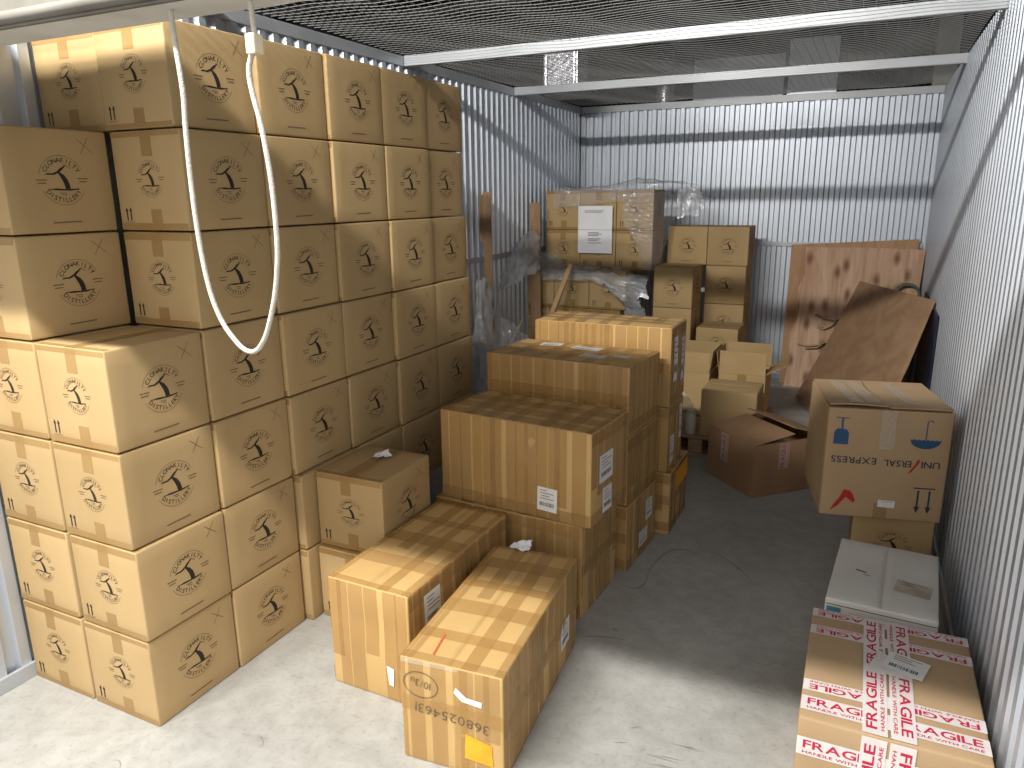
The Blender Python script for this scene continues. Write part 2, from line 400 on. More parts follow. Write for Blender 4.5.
BW, BD, BH = .317, .348, .312            # pitch of the printed cartons in the stack
_PC = {}
def printed_meshes(k, w, d, h, side=False):
    key = (k, w, d, h, side)
    if key in _PC: return _PC[key]
    R = random.Random(100+k); c = Carton(w, d, h, .0065, .0022, 50+k)
    mb = MB(); c.body(mb, M['board'])
    if side: emblem(c, mb, 'F', w*.52, h*.50, .068, M['ink']); c.line(mb, 'F', (w*.38, h*.10), (w*.62, h*.10), .004, M['ink3'])
    else: emblem(c, mb, 'F', w*.52, h*.52, .056, M['ink']); up_arrows(c, mb, 'F', w*.115, h*.10, .042, M['ink'])
    emblem(c, mb, 'R', d*.515, h*.51, .073, M['ink'])
    emblem(c, mb, 'L', d*.515, h*.51, .073, M['ink'])
    c.line(mb, 'R', (d*.37, h*.10), (d*.64, h*.105), .004, M['ink3'])
    c.line(mb, 'L', (d*.37, h*.10), (d*.64, h*.105), .004, M['ink3'])
    x, y = d*R.uniform(.76, .82), h*R.uniform(.83, .88); q = .024
    c.line(mb, 'R', (x-q, y+q*.8), (x+q, y-q*.9), .0018, M['ink3'])
    c.line(mb, 'R', (x-q*.7, y-q), (x+q*.6, y+q), .0018, M['ink3'])
    body = mb.mesh('body')
    if side:
        t = MB(); c.strip(t, 'T', .003, d*.5-.024, w-.003, d*.5+.024, M['tapelight']); c.strip(t, 'R', d*.5-.024, h-.07, d*.5+.024, h-.003, M['tapelight'])
        _PC[key] = (body, (t.mesh('packing_tape'),)); return _PC[key]
    t = MB(); m = M['tapelight']; u = w*R.uniform(.45, .52)
    c.strip(t, 'F', u-.024, h-.078, u+.024, h-.002, m)
    tb = MB(); u2 = w*R.uniform(.46, .56)
    c.strip(tb, 'F', u2-.024, .002, u2+.024, R.uniform(.055, .08), m)
    c.strip(tb, 'F', .004, .002, w-.004, R.uniform(.016, .026), m, .0011)
    c.strip(t, 'F', .004, h-R.uniform(.016, .028), w-.004, h-.003, m, .0011)
    c.strip(t, 'T', u-.024, .002, u+.024, d-.002, m)
    c.strip(t, 'T', .004, .002, w-.004, .024, m, .0011)
    tape = (t.mesh('packing_tape'), tb.mesh('packing_tape'))
    _PC[key] = (body, tape); return body, tape
def printed_carton(x, y, z, label, group, yaw=0., w=BW-.005, d=BD-.006, h=BH-.0055, k=None, side=False):
    """x, y: middle of the front face's foot"""
    k = RND.randrange(5) if k is None else k
    body, tape = printed_meshes(k, w, d, h, side)
    o = thing('printed_carton', label, 'cardboard box', (x, y, z), radians(yaw), group)
    link('body', body, o)
    for t in tape: link('packing_tape', t, o)
    return o

def taped_strips(c, mb, seed):
    R = random.Random(seed); w, d, h = c.w, c.d, c.h; tp = lambda: R.choice((M['tape'], M['tape'], M['tape2']))
    for face, U, V in (('F', w, h), ('R', d, h), ('L', d, h)):
        u = R.uniform(-.03, .0); e = 0
        while u < U-.02:
            wd = R.choice((.045, .05, .055, .06)); a, b = max(.002, u), min(U-.002, u+wd)
            bot = .002 if R.random() < .8 else V*R.uniform(.15, .5)
            if b-a > .012: c.strip(mb, face, a, bot, b, V-.002, tp(), .0006+.0003*(e % 4)); e += 1
            u += wd+R.choice((-.025, -.018, -.008, .004, .006, .01, .022))
        for v in (R.uniform(.0, .02), V-.05-R.uniform(0, .01), V*R.uniform(.4, .55)):
            if R.random() < .55: c.strip(mb, face, .002, max(.002, v), U-.002, min(V-.002, v+.048), tp(), .0019)
    n = max(3, int(d/.15))
    for i in range(n+1):
        y = d*i/n-.024+R.uniform(-.015, .015); a, b = max(.002, y), min(d-.002, y+R.choice((.048, .055, .075)))
        c.strip(mb, 'T', .002, a, w-.002, b, tp(), .0015)
    n = max(3, int(w/.115)); skip = R.randrange(1, n)
    for i in range(n+1):
        x = w*i/n-.024+R.uniform(-.012, .012); a, b = max(.002, x), min(w-.002, x+R.choice((.04, .048, .055)))
        c.strip(mb, 'T', a, .002 if i != skip else d*R.uniform(.2, .5), b, d-.002, tp(), .0007)
        if R.random() < .4: c.strip(mb, 'T', min(w-.03, a+.02), .002, min(w-.002, b+.022), d*R.uniform(.4, 1)-.002, M['tape2'], .0011)

def label_mesh(c, name, face, u, v, w, h, parent, tilt=0., rows=5, seed=0, mat='label', lab=None, bars=True, e=.002):
    """a stuck-on label with barcode and lines of print; (u, v) is its middle"""
    R = random.Random(seed); mb = MB(); cc, ss = cos(tilt), sin(tilt)
    P = lambda x, y: (u+cc*x-ss*y, v+ss*x+cc*y)
    n = 3
    mb.quadgrid([[c.at(face, *P(-w/2+w*i/n, -h/2+h*j/n), e) for j in range(n+1)] for i in range(n+1)], M[mat])
    def bar(x0, y0, x1, y1, m): mb.add([c.at(face, *P(a, b), e+.0006) for a, b in ((x0, y0), (x1, y0), (x1, y1), (x0, y1))], [(0, 1, 2, 3)], m)
    if bars:
        x = -w*.36; y0 = -h*.30
        while x < w*.34:
            t = R.choice((.012, .02, .03))*w; bar(x, y0, x+t, y0+h*.17, M['inknavy']); x += t+R.choice((.012, .02, .03))*w
    for k in range(rows):
        y = h*(.36-.115*k); L = R.uniform(.3, .75)*w; x0 = -w*.38+R.uniform(0, .1)*w
        if y > -h*.1: bar(x0, y, x0+L, y+h*.03, M['inkgrey'])
    o = mb.build(name, parent)
    if lab: o['label'] = lab
    return o

def taped_carton(xr, yr, yaw, w, d, h, z, label, group, seed, bulge=.005, dent=.006, seam='y'):
    """(xr, yr): front right lower corner; returns the thing and its Carton"""
    a = radians(yaw); c = Carton(w, d, h, .007, bulge, seed, seam, dent)
    o = thing('taped_carton', label, 'cardboard box', (xr-cos(a)*w/2, yr-sin(a)*w/2, z), a, group)
    mb = MB(); c.body(mb, M['kraft']); mb.build('body', o)
    t = MB(); taped_strips(c, t, seed+500); t.build('packing_tape', o)
    return o, c

# ================================================================== the setting
XL, XR, YB, YF = -.650, 2.349, 5.651, -.44
ZW, ZR = 2.398, 2.452                   # top of the wall sheets, top of the rails

def corrugated(name, L, H, pitch=.0862, depth=.019):
    """profile along local x, facing +y"""
    prof = []; x = 0; a, s = .0306, .010
    while x < L:
        prof += [(x, 0), (x+a, 0), (x+a+s, depth), (x+pitch-s, depth)]; x += pitch
    prof = [(min(p, L), q) for p, q in prof]+[(L, 0)]
    mb = MB()
    Z = [0, H]
    v = [(p, q, z) for p, q in prof for z in Z]
    mb.add(v, [(2*i, 2*i+1, 2*i+3, 2*i+2) for i in range(len(prof)-1)], M['steel'])
    v2 = [(p, q-.0012-.002, z) for p, q in prof for z in Z]
    mb.add(v2, [(2*i, 2*i+2, 2*i+3, 2*i+1) for i in range(len(prof)-1)], M['steel'])
    return mb.mesh(name)
def wall(name, L, H, loc, rz, label):
    return struct(link(name, corrugated(name, L, H), None, loc, (0, 0, rz)), label)
LW = YB-YF
# profile faces +y locally; ribs stand into the room
wall('wall_left', LW, ZW, (XL-.019, YB, 0), -pi/2, 'left wall of ribbed pale metal sheet')
wall('wall_right', LW, ZW+.05, (XR+.019, YF, 0), pi/2, 'right wall of ribbed pale metal sheet')
wall('wall_back', XR-XL, ZW, (XR, YB+.019, 0), pi, 'back wall of ribbed pale metal sheet')

mb = MB(); mb.box(-7, -6, -.1, 9, 9, 0, M['floor']); R = random.Random(12)
M['scuff'] = noisy('floor_scuff', (.10, .10, .098), (.16, .16, .155), 9, rough=.7, alpha=.3)
def scuff(P, wd):
    n = len(P); q = []
    for i in range(n):
        a, b = P[max(i-1, 0)], P[min(i+1, n-1)]; dx, dy = b[0]-a[0], b[1]-a[1]; l = sqrt(dx*dx+dy*dy) or 1
        w_ = wd*(.25+.75*sin(pi*i/(n-1)))/2; q.append(((P[i][0]-dy/l*w_, P[i][1]+dx/l*w_, .0004), (P[i][0]+dy/l*w_, P[i][1]-dx/l*w_, .0004)))
    mb.quadgrid(q, M['scuff'], False)
def bez(a, b, c, n=14): return [tuple((1-t)**2*a[k]+2*t*(1-t)*b[k]+t*t*c[k] for k in (0, 1)) for t in [i/n for i in range(n+1)]]
scuff(bez((1.10, 1.48), (1.20, 1.45), (1.17, 1.62)), .010); scuff(bez((1.165, 1.60), (1.16, 2.05), (1.36, 1.88)), .010)
scuff(bez((1.06, 1.04), (1.14, 1.09), (1.23, 1.09)), .009); scuff(bez((1.155, 1.142), (1.165, 1.145), (1.175, 1.14)), .014); scuff(bez((1.40, 1.95), (1.5, 1.9), (1.6, 1.75)), .008)
for k in range(9):
    x, y, l = R.uniform(1.3, 1.75), R.uniform(.42, .72), R.uniform(.03, .12); scuff(bez((x, y), (x+l/2, y+.02*R.random()), (x+l, y+.03*R.random())), .005)
for k in range(10):
    x, y, l = R.uniform(-.4, 1.0), R.uniform(-.35, .2), R.uniform(.02, .08); scuff(bez((x, y), (x+l/2, y+.02), (x+l, y+R.uniform(-.03, .03))), .004)
struct(mb.build('floor'), 'pale worn concrete floor')
def trim(name, label, *boxes, mat='rail'):
    mb = MB()
    for b in boxes: mb.bevelled(*b, M[mat], .003)
    return struct(mb.build(name), label)
trim('trim_1', 'galvanised rail along the top of the left wall', (XL-.045, YF, ZW-.004, XL+.006, YB, ZR))
trim('trim_2', 'white rail along the top of the back wall', (XL+.006, YB-.008, ZW-.004, XR-.002, YB+.045, ZR), mat='beam')
trim('trim_3', 'corner post where the left and back walls meet', (XL+.001, YB-.02, 0, XL+.045, YB-.002, ZW-.005))
trim('trim_4', 'base rail along the foot of the left wall', (XL-.002, YF, 0, XL+.012, YB-.03, .055))
trim('trim_5', 'base rail along the foot of the back wall', (XL+.05, YB-.012, 0, XR-.02, YB+.002, .055))
trim('trim_6', 'base rail along the foot of the right wall', (XR-.012, YF, 0, XR+.002, YB-.02, .055))
trim('trim_7', 'girt across the back wall at chest height', (XL+.05, YB-.009, 1.195, XR-.02, YB+.001, 1.235))
trim('trim_8', 'girt along the left wall at chest height', (XL-.001, 2.2, 1.18, XL+.009, YB-.03, 1.22))
for i, y in enumerate((1.10, 2.623, 4.144)):
    mb = MB(); mb.bevelled(XL+.008, y-.022, ZW-.002, XR+.03, y+.022, ZR+.002, M['beam'], .003)
    struct(mb.build('ceiling_beam'), 'white steel bar across the wire mesh ceiling')

# wire mesh lid, sagging a little between the bars
mb = MB(); R = random.Random(3)
def zmesh(x, y):
    fx = (x-XL)/(XR-XL); s = 0
    ys = [YF+.1, 1.10, 2.623, 4.144, YB]
    for a, b in zip(ys, ys[1:]):
        if a <= y <= b: t = (y-a)/(b-a); s = 4*t*(1-t)
    return ZR+.007-.028*s*(4*fx*(1-fx))+.004*sin(7*x+3*y)+.003*sin(13*x-5*y)
def wire(path, r):
    v = []; 
    for p in path: v += [(p[0]-r*(path[0][0] == path[-1][0]), p[1]-r*(path[0][1] == path[-1][1]), p[2]), (p[0], p[1], p[2]+r), (p[0]+r*(path[0][0] == path[-1][0]), p[1]+r*(path[0][1] == path[-1][1]), p[2]), (p[0], p[1], p[2]-r)]
    f = [(4*i+k, 4*i+(k+1) % 4, 4*i+4+(k+1) % 4, 4*i+4+k) for i in range(len(path)-1) for k in range(4)]
    mb.add(v, f, M['wire'])
P = .05; nx = int((XR-XL)/P); y0 = YF+.11
for i in range(1, nx):
    x = XL+i*P; wire([(x, y0+(YB-y0)*k/40, zmesh(x, y0+(YB-y0)*k/40)) for k in range(41)], .0013)
ny = int((YB-y0)/P)
for j in range(ny):
    y = y0+j*P; wire([(XL+(XR-XL)*k/20, y, zmesh(XL+(XR-XL)*k/20, y)+.002) for k in range(21)], .0013)
struct(mb.build('ceiling'), 'sagging wire mesh ceiling')

# roller door header: a channel with a bottom flange, a fascia and a rolled lip
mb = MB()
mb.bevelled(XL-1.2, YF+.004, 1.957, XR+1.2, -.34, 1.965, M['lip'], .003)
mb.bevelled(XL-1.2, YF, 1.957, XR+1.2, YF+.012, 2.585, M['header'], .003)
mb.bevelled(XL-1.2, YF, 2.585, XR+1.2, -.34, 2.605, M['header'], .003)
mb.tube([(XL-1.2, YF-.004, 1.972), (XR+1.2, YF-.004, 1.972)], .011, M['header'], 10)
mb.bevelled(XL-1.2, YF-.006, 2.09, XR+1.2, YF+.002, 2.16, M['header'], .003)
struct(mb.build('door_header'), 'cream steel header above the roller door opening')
mb = MB(); mb.bevelled(XL-3, YF-.02, 0, XL-.03, YF+.02, 1.956, M['beam'], .003); struct(mb.build('wall_front_left'), 'front panel beside the door opening')
mb = MB(); mb.bevelled(XR+.03, YF-.02, 0, XR+3, YF+.02, 1.956, M['beam'], .003); struct(mb.build('wall_front_right'), 'front panel beside the door opening')

# what shows above the mesh: dark roof deck, purlins, ducts, a post, neighbouring sheet walls
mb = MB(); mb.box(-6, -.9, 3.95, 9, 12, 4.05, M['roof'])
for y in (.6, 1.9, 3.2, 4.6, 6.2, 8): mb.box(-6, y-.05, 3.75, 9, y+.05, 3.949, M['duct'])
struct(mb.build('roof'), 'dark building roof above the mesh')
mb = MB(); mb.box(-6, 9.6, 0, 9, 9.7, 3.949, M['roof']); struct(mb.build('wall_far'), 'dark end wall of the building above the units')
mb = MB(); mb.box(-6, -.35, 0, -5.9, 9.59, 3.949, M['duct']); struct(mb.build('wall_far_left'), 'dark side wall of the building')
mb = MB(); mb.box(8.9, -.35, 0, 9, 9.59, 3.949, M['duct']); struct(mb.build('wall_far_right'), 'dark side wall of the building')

# ================================================================== the left stack of printed cartons
ROW = ['bottom row', 'second row from the floor', 'third row from the floor', 'fourth row from the floor', 'fifth row from the floor', 'sixth row from the floor', 'top row']
ORD = ['first', 'second', 'third', 'fourth', 'fifth', 'sixth']
SYAW = -.545
def stack_pos(x, y): 
    a = radians(SYAW); return (x*cos(a)-y*sin(a), x*sin(a)+y*cos(a))
GX = {  # how far each box stands out of the stack's face, by row and slot
    0: {0: 0, 1: .004, 2: .036}, 1: {0: .006, 1: .004, 2: .034, 3: .03, 4: .034, 5: .03}, 2: {0: -.003, 1: .006, 2: .018, 3: .022, 4: .034, 5: .030},
    3: {0: -.003, 1: .002, 2: .014, 3: .013, 4: .030, 5: .026}, 4: {1: -.003, 2: .004, 3: .018, 4: .026, 5: .012},
    5: {1: -.003, 2: .004, 3: .016, 4: .018, 5: -.004}, 6: {1: -.02, 2: .0, 3: .013, 4: .012, 5: .0}}
def slot(r, s, x_extra=0): return stack_pos(-BW/2+GX.get(r, {}).get(s, 0)+x_extra, s*BD+.002+(.006 if r < 2 and s > 1 else 0))
GSTACK = 'printed cartons in the tall left stack'
for r in range(7):
    for s in sorted(GX[r]):
        first = min(GX[r]); n = s-first
        x, y = slot(r, s)
        lab = 'printed tan carton, %s from the front in the stack\'s %s' % (ORD[n], ROW[r])
        if r == 3 and s == 0: lab = 'printed tan carton with a partly bare sunlit lid, front end of the stack\'s fourth row'
        if r == 0 and s == 2: lab = 'printed tan carton on the floor, half hidden behind the two pulled-out cartons'
        if r == 1 and s == 2: lab = 'printed tan carton half hidden behind the pulled-out carton with a paper scrap'
        printed_carton(x, y, r*BH, lab, GSTACK, SYAW+RND.uniform(-.35, .35))
for r in range(6):
    x, y = stack_pos(-BW*1.5-.007+RND.uniform(-.002, .002)-(.003 if r > 3 else 0), .002)
    printed_carton(x, y, r*BH, 'printed tan carton beside the ribbed wall at the stack\'s front, %s' % ROW[r], GSTACK, SYAW)
x, y = stack_pos(-BW*1.5-.023, BD+.012)
printed_carton(x, y, 6*BH, 'printed tan carton beside the ribbed wall in the stack\'s top row', GSTACK, SYAW)
GPULL = 'printed cartons pulled out in front of the stack'
printed_carton(.2025, .775, BH, 'printed tan carton pulled out of the stack with a white paper scrap on its lid', GPULL, .2)
printed_carton(.2025, .755, 0, 'printed tan carton on the floor beneath the pulled-out carton', GPULL, -.6)

def crumple(name, label, loc, size, seed, mat='paper', flat=.45):
    R = random.Random(seed); mb = MB(); n = 9
    H = [[R.uniform(0, 1) for _ in range(n)] for _ in range(n)]
    pts = []
    for i in range(n):
        row = []
        for j in range(n):
            a, b = i/(n-1)-.5, j/(n-1)-.5; f = 1-.25*H[i][j]
            z = size*flat*(.5*abs(a+.6*b+.12)+.35*H[i][j]*(1-abs(a))+.25*max(0, b))
            row.append((size*(a*f+.25*b*b+.1*H[j][i]*b), size*.75*(b*f-.2*a*a), .001+z))
        pts.append(row)
    mb.quadgrid(pts, M[mat], False)
    mb.quadgrid([[(x, y, z+.0008) for x, y, z in r][::-1] for r in pts], M[mat], False)
    o = mb.build(name, None, loc, (0, 0, R.uniform(0, 3)))
    return tag(o, label, 'paper scrap')
crumple('paper_scrap', 'crumpled white paper scrap on the lid of the pulled-out printed carton', (.205, 1.00, 2*BH+.001), .075, 4)

# ================================================================== brown taped cartons in the middle
GT = 'brown taped cartons in the middle of the room'
o, c = taped_carton(1.114, .254, 4.5, .328, .756, .349, 0, 'long brown taped carton nearest the camera, handwritten number on its end', GT, 11)
mb = MB(); f = c.fn('F', .0024)
put_text(mb, f, '3680254631', .165, .178, .045, M['pen'], radians(174), -.012, 1.0, .12, fit=.235)
put_text(mb, f, '10/3u', .068, .272, .034, M['pen'], radians(172), -.012, 1.0, .12)
c2 = c
for k in range(40):
    a0, a1 = 2*pi*k/40, 2*pi*(k+1)/40
    c.line(mb, 'F', (.068+.056*cos(a0), .268+.042*sin(a0)), (.068+.056*cos(a1), .268+.042*sin(a1)), .0022, M['pen'], .0024)
mb.build('handwriting', o)['label'] = 'upside-down number and circled note in grey pen'
mb = MB(); c.quad(mb, 'F', [(.205, .055), (.295, .048), (.292, .118), (.208, .135)], M['orange'], .0025)
mb.build('orange_sticker', o)
mb = MB(); c.quad(mb, 'F', [(.006, .333), (.19, .338), (.19, .347), (.006, .347)], M['tapeclear'], .003); mb.build('clear_tape', o); mb = MB()
c.quad(mb, 'F', [(.175, .268), (.20, .245), (.262, .238), (.264, .258), (.215, .262), (.182, .288)], M['tapewhite'], .0026)
mb.build('tape_scrap', o)
mb = MB(); c.line(mb, 'T', (.095, .035), (.083, .14), .006, M['redpen'], .0022); mb.build('pen_mark', o)['label'] = 'short red pen line'
label_mesh(c, 'shipping_label', 'R', .60, .13, .10, .10, o, 0, seed=3)
crumple('paper_scrap', 'crumpled white paper scrap on the far end of the nearest taped carton', (.835, .985, .353), .085, 9)

o, c = taped_carton(.690, .425, -1.1, .326, .704, .409, 0, 'long brown taped carton second from the camera, beside the printed cartons', GT, 23)
label_mesh(c, 'shipping_label', 'R', .14, .30, .10, .13, o, 0, seed=4)
mb = MB(); c.quad(mb, 'F', [(.238, .062), (.256, .058), (.262, .128), (.232, .135)], M['label'], .0025); mb.build('torn_label', o)

o, c = taped_carton(1.018, 1.157, -3.3, .688, .385, .400, 0, 'brown taped carton on the floor under the largest taped carton', GT, 31)
o, c = taped_carton(1.055, 1.148, -5.5, .70, .36, .385, .404, 'largest brown taped carton, white square label low on its front', GT, 37, .007)
label_mesh(c, 'shipping_label', 'F', .513, .085, .088, .100, o, radians(-2), seed=5)
label_mesh(c, 'shipping_label', 'R', .14, .215, .13, .115, o, 0, seed=6)
label_mesh(c, 'shipping_label', 'R', .155, .075, .09, .105, o, 0, seed=7)
GB = 'brown taped cartons stacked behind the largest carton'
for k, (lab, sd) in enumerate((('brown taped carton at the bottom of the middle pile, two white labels on its end', 41),
        ('brown taped carton halfway up the middle pile, deep side stripes', 43), ('brown taped carton on top of the middle pile, four papers on its lid', 47))):
    o, c = taped_carton(1.063+(.006 if k == 0 else 0), 1.60, -4.7, .71, .385, .313, .317*k, lab, GB, sd)
    if k == 0:
        label_mesh(c, 'shipping_label', 'R', .285, .205, .085, .10, o, 0, seed=8)
        label_mesh(c, 'shipping_label', 'R', .215, .085, .11, .075, o, 0, seed=9)
    if k == 2:
        for u, v, a, b, t in ((.19, .30, .11, .07, .12), (.385, .28, .15, .075, -.1), (.48, .135, .12, .07, -.1), (.60, .185, .075, .05, .05)):
            label_mesh(c, 'shipping_label', 'T', u, v, a, b, o, t, seed=int(u*100), rows=2)
GC = 'brown taped cartons in the rear pile'
for k, (z, h, lab, sd) in enumerate(((0, .325, 'brown taped carton with an orange sticker at the foot of the rear pile', 51), (.329, .327, 'brown taped carton in the middle of the rear pile, label strips on its end', 53),
        (.660, .386, 'brown taped carton on top of the rear pile, paper strips on its end', 59))):
    o, c = taped_carton(1.155 if k == 0 else 1.13, 2.05, 0 if k == 0 else -.3, .70, .37 if k == 0 else .305, h, z, lab, GC, sd)
    if k == 0: mb = MB(); c.strip(mb, 'R', .10, .20, .365, .30, M['orange'], .003); mb.build('orange_sticker', o)
    if k == 2:
        label_mesh(c, 'shipping_label', 'R', .085, .225, .07, .22, o, 0, seed=10)
        label_mesh(c, 'shipping_label', 'R', .235, .20, .07, .22, o, 0, seed=11)
    if k == 1:
        label_mesh(c, 'shipping_label', 'R', .25, .20, .06, .18, o, 0, seed=12)
        label_mesh(c, 'shipping_label', 'R', .085, .10, .07, .14, o, 0, seed=13)
# ================================================================== rear pallet load under film
TY, TX, th = 4.50, -.535, .315
tw = .305
GP = 'printed cartons on the film-wrapped pallet load'
names = [('left', 'middle', 'right'), ]
for lay, zz in ((4, .115+4*th), (3, .115+3*th)):
    for i in range(3):
        printed_carton(TX+tw*(i+.5), TY, zz, 'printed carton in the %s layer of the wrapped load, %s of three' % ('top' if lay == 4 else 'second', ('left', 'middle', 'right')[i]), GP, 0, tw-.004, .345, th-.003, k=i)
for i in range(3):
    printed_carton(TX-.06+.155+.308*i-.13, TY-.11, .115+2*th, 'printed carton in the third layer of the wrapped load, %s of three' % ('left', 'middle', 'right')[i], GP, 0, .304, .345, th-.003, k=i+1)
for i in range(3):
    printed_carton(TX-.06+.155+.308*i-.17, TY-.115, .115+th, 'printed carton in the fourth layer of the wrapped load, %s of three' % ('left', 'middle', 'right')[i], GP, 0, .304, .345, th-.003, k=i+2)
mbp = None
def pallet(x0, y0, x1, y1, z1, label, rz=0.):
    """timber pallet: deck boards across, three bearers, bottom boards"""
    o = thing('wooden_pallet', label, 'pallet', ((x0+x1)/2, (y0+y1)/2, 0), rz)
    hx, hy = (x1-x0)/2, (y1-y0)/2; n = 6; bw = 2*hy/n
    for i in range(n):
        mb = MB(); mb.bevelled(-hx, -hy+i*bw+.008, z1-.02, hx, -hy+(i+1)*bw-.008, z1, M['pallet'], .002); mb.build('deck_board', o)
    for x in (-hx, -.045, hx-.09):
        mb = MB(); mb.bevelled(x, -hy, .02, x+.09, hy, z1-.0205, M['pallet'], .002); mb.build('bearer', o)
    for y in (-hy, -.05, hy-.1):
        mb = MB(); mb.bevelled(-hx, y, 0, hx, y+.1, .0195, M['pallet'], .002); mb.build('bottom_board', o)
    return o
pallet(-.58, 4.36, .45, 5.20, .113, 'wooden pallet under the film-wrapped load of printed cartons')

def film(name, label, rows, amp, seed, mat='film', cat='plastic film', sub=6, crinkle=0.):
    """rows: list of polylines (lists of 3D points) spanning the sheet; smooth lofted, wrinkled"""
    R = random.Random(seed); rows = [[Vector(p) for p in r] for r in rows]
    def resample(r, n):
        out = []
        for i in range(n):
            t = i/(n-1)*(len(r)-1); k = min(int(t), len(r)-2); q = t-k; out.append(r[k].lerp(r[k+1], q))
        return out
    nu = sub*(max(len(r) for r in rows)-1)+1; G = [resample(r, nu) for r in rows]
    nv = sub*(len(rows)-1)+1; cols = [resample([G[k][i] for k in range(len(rows))], nv) for i in range(nu)]
    ph = [R.uniform(0, 6) for _ in range(6)]
    out = []
    for i in range(nu):
        row = []
        for j in range(nv):
            p = cols[i][j]; a = cols[min(i+1, nu-1)][j]-cols[max(i-1, 0)][j]; b = cols[i][min(j+1, nv-1)]-cols[i][max(j-1, 0)]
            n = a.cross(b); n = n.normalized() if n.length > 1e-9 else Vector((0, -1, 0))
            w = sin(i*.9+ph[0]+.5*j)*.5+sin(i*1.7-j*1.1+ph[1])*.35+sin(j*1.9+ph[2]+.7*i)*.35+R.uniform(-.5, .5)
            e = Vector((R.uniform(-1, 1), R.uniform(-.3, .3), R.uniform(-1, 1)))*amp*(.8 if i in (0, nu-1) or j in (0, nv-1) else .2)
            if crinkle: p = p+n*crinkle*sin(j*1.55+1.1*sin(i*.33+ph[4])+.6*sin(i*.9+j*.21))*(.4+.6*abs(sin(j*.13+i*.21+ph[5])))
            row.append(p+n*w*amp+e)
        out.append(row)
    mb = MB(); mb.quadgrid(out, M[mat], True)
    o = mb.build(name); return tag(o, label, cat)
zt = .115+5*th
film('plastic_film', 'clear plastic film bunched over the top of the wrapped pallet load',
     [[(-.46, TY-.02, zt-.14), (-.2, TY-.022, zt-.12), (.1, TY-.022, zt-.09), (.39, TY-.03, zt-.02)], [(-.46, TY-.01, zt+.012), (-.2, TY-.01, zt+.014), (.12, TY-.02, zt+.04), (.40, TY-.01, zt+.05)],
      [(-.40, TY+.2, zt+.02), (-.1, TY+.2, zt+.02), (.22, TY+.15, zt+.09), (.46, TY+.2, zt+.06)], [(-.3, TY+.34, zt+.02), (0, TY+.38, zt+.02), (.35, TY+.4, zt+.06), (.66, TY+.4, zt+.02)]], .012, 5)
film('plastic_film', 'crinkled shiny film stretched over the right corner of the wrapped load',
     [[(.13, TY-.012, zt-.03), (.38, TY-.014, zt-.02), (.41, TY+.15, zt-.02), (.45, TY+.36, zt-.05)], [(.14, TY-.012, zt-.25), (.38, TY-.014, zt-.25), (.405, TY+.15, zt-.2), (.47, TY+.36, zt-.2)],
      [(.27, TY-.012, zt-.45), (.38, TY-.014, zt-.5), (.395, TY+.1, zt-.42), (.43, TY+.3, zt-.40)], [(.32, TY-.012, zt-.62), (.38, TY-.014, zt-.63), (.39, TY+.06, zt-.6), (.395, TY+.1, zt-.6)]], .004, 6, 'film', 'plastic film', 24, .0055)
film('plastic_film', 'grey film loosely hanging off the back right of the wrapped load',
     [[(.48, TY+.38, zt+.0), (.58, TY+.4, zt+.03), (.67, TY+.42, zt-.02)], [(.47, TY+.36, zt-.12), (.58, TY+.4, zt-.1), (.68, TY+.42, zt-.12)], [(.49, TY+.36, zt-.24), (.58, TY+.40, zt-.2), (.66, TY+.42, zt-.28)]], .012, 7, 'filmthick')
film('plastic_film', 'sagging sheet of film draped across the middle of the wrapped load',
     [[(-.52, TY-.03, 1.20), (-.35, TY-.03, 1.10), (-.1, TY-.03, 1.08), (.1, TY-.03, 1.07), (.36, TY-.03, 1.01)],
      [(-.56, TY-.13, 1.12), (-.36, TY-.16, 1.06), (-.1, TY-.17, 1.05), (.12, TY-.17, 1.04), (.38, TY-.14, .97)],
      [(-.62, TY-.15, .96), (-.40, TY-.17, .97), (-.12, TY-.18, .985), (.14, TY-.2, .94), (.40, TY-.16, .86)]], .014, 8, 'filmthick')
film('plastic_film', 'bright curled tail of film hanging from the draped sheet',
     [[(.03, TY-.20, .99), (.2, TY-.21, .93), (.34, TY-.2, .87)], [(.08, TY-.24, .93), (.22, TY-.26, .86), (.36, TY-.24, .83)], [(.22, TY-.2, .82), (.3, TY-.22, .76), (.40, TY-.2, .74)], [(.24, TY-.18, .66), (.3, TY-.2, .64), (.38, TY-.18, .62)]], .012, 9, 'filmthick')
# delivery sheet on the load
mb = MB()
px0, px1, pz0, pz1 = -.235, .055, 1.19, 1.565
mb.quadgrid([[(px0+(px1-px0)*i/4, TY-.034-.006*abs(sin(j*1.6)), pz0+(pz1-pz0)*j/6) for j in range(7)] for i in range(5)], M['paper'], True)
mb.quadgrid([[(px0+(px1-px0)*(4-i)/4, TY-.033-.006*abs(sin(j*1.6)), pz0+(pz1-pz0)*j/6) for j in range(7)] for i in range(5)], M['paper'], True)
mb.box(px0, TY-.0425, (pz0+pz1)/2-.001, px1, TY-.0415, (pz0+pz1)/2+.001, M['inkgrey'])
for k, (a, b, z) in enumerate(((.2, .75, .9), (.2, .7, .87), (.3, .62, .44), (.3, .7, .41), (.3, .6, .38), (.3, .66, .31), (.3, .6, .28), (.3, .7, .22))):
    z = pz0+(pz1-pz0)*z; mb.box(px0+(px1-px0)*a, TY-.0425, z-.002, px0+(px1-px0)*b, TY-.0415, z+.002, M['inkgrey'])
tag(mb.build('paper_sheet'), 'white printed delivery sheets stuck on the front of the wrapped load', 'paper')

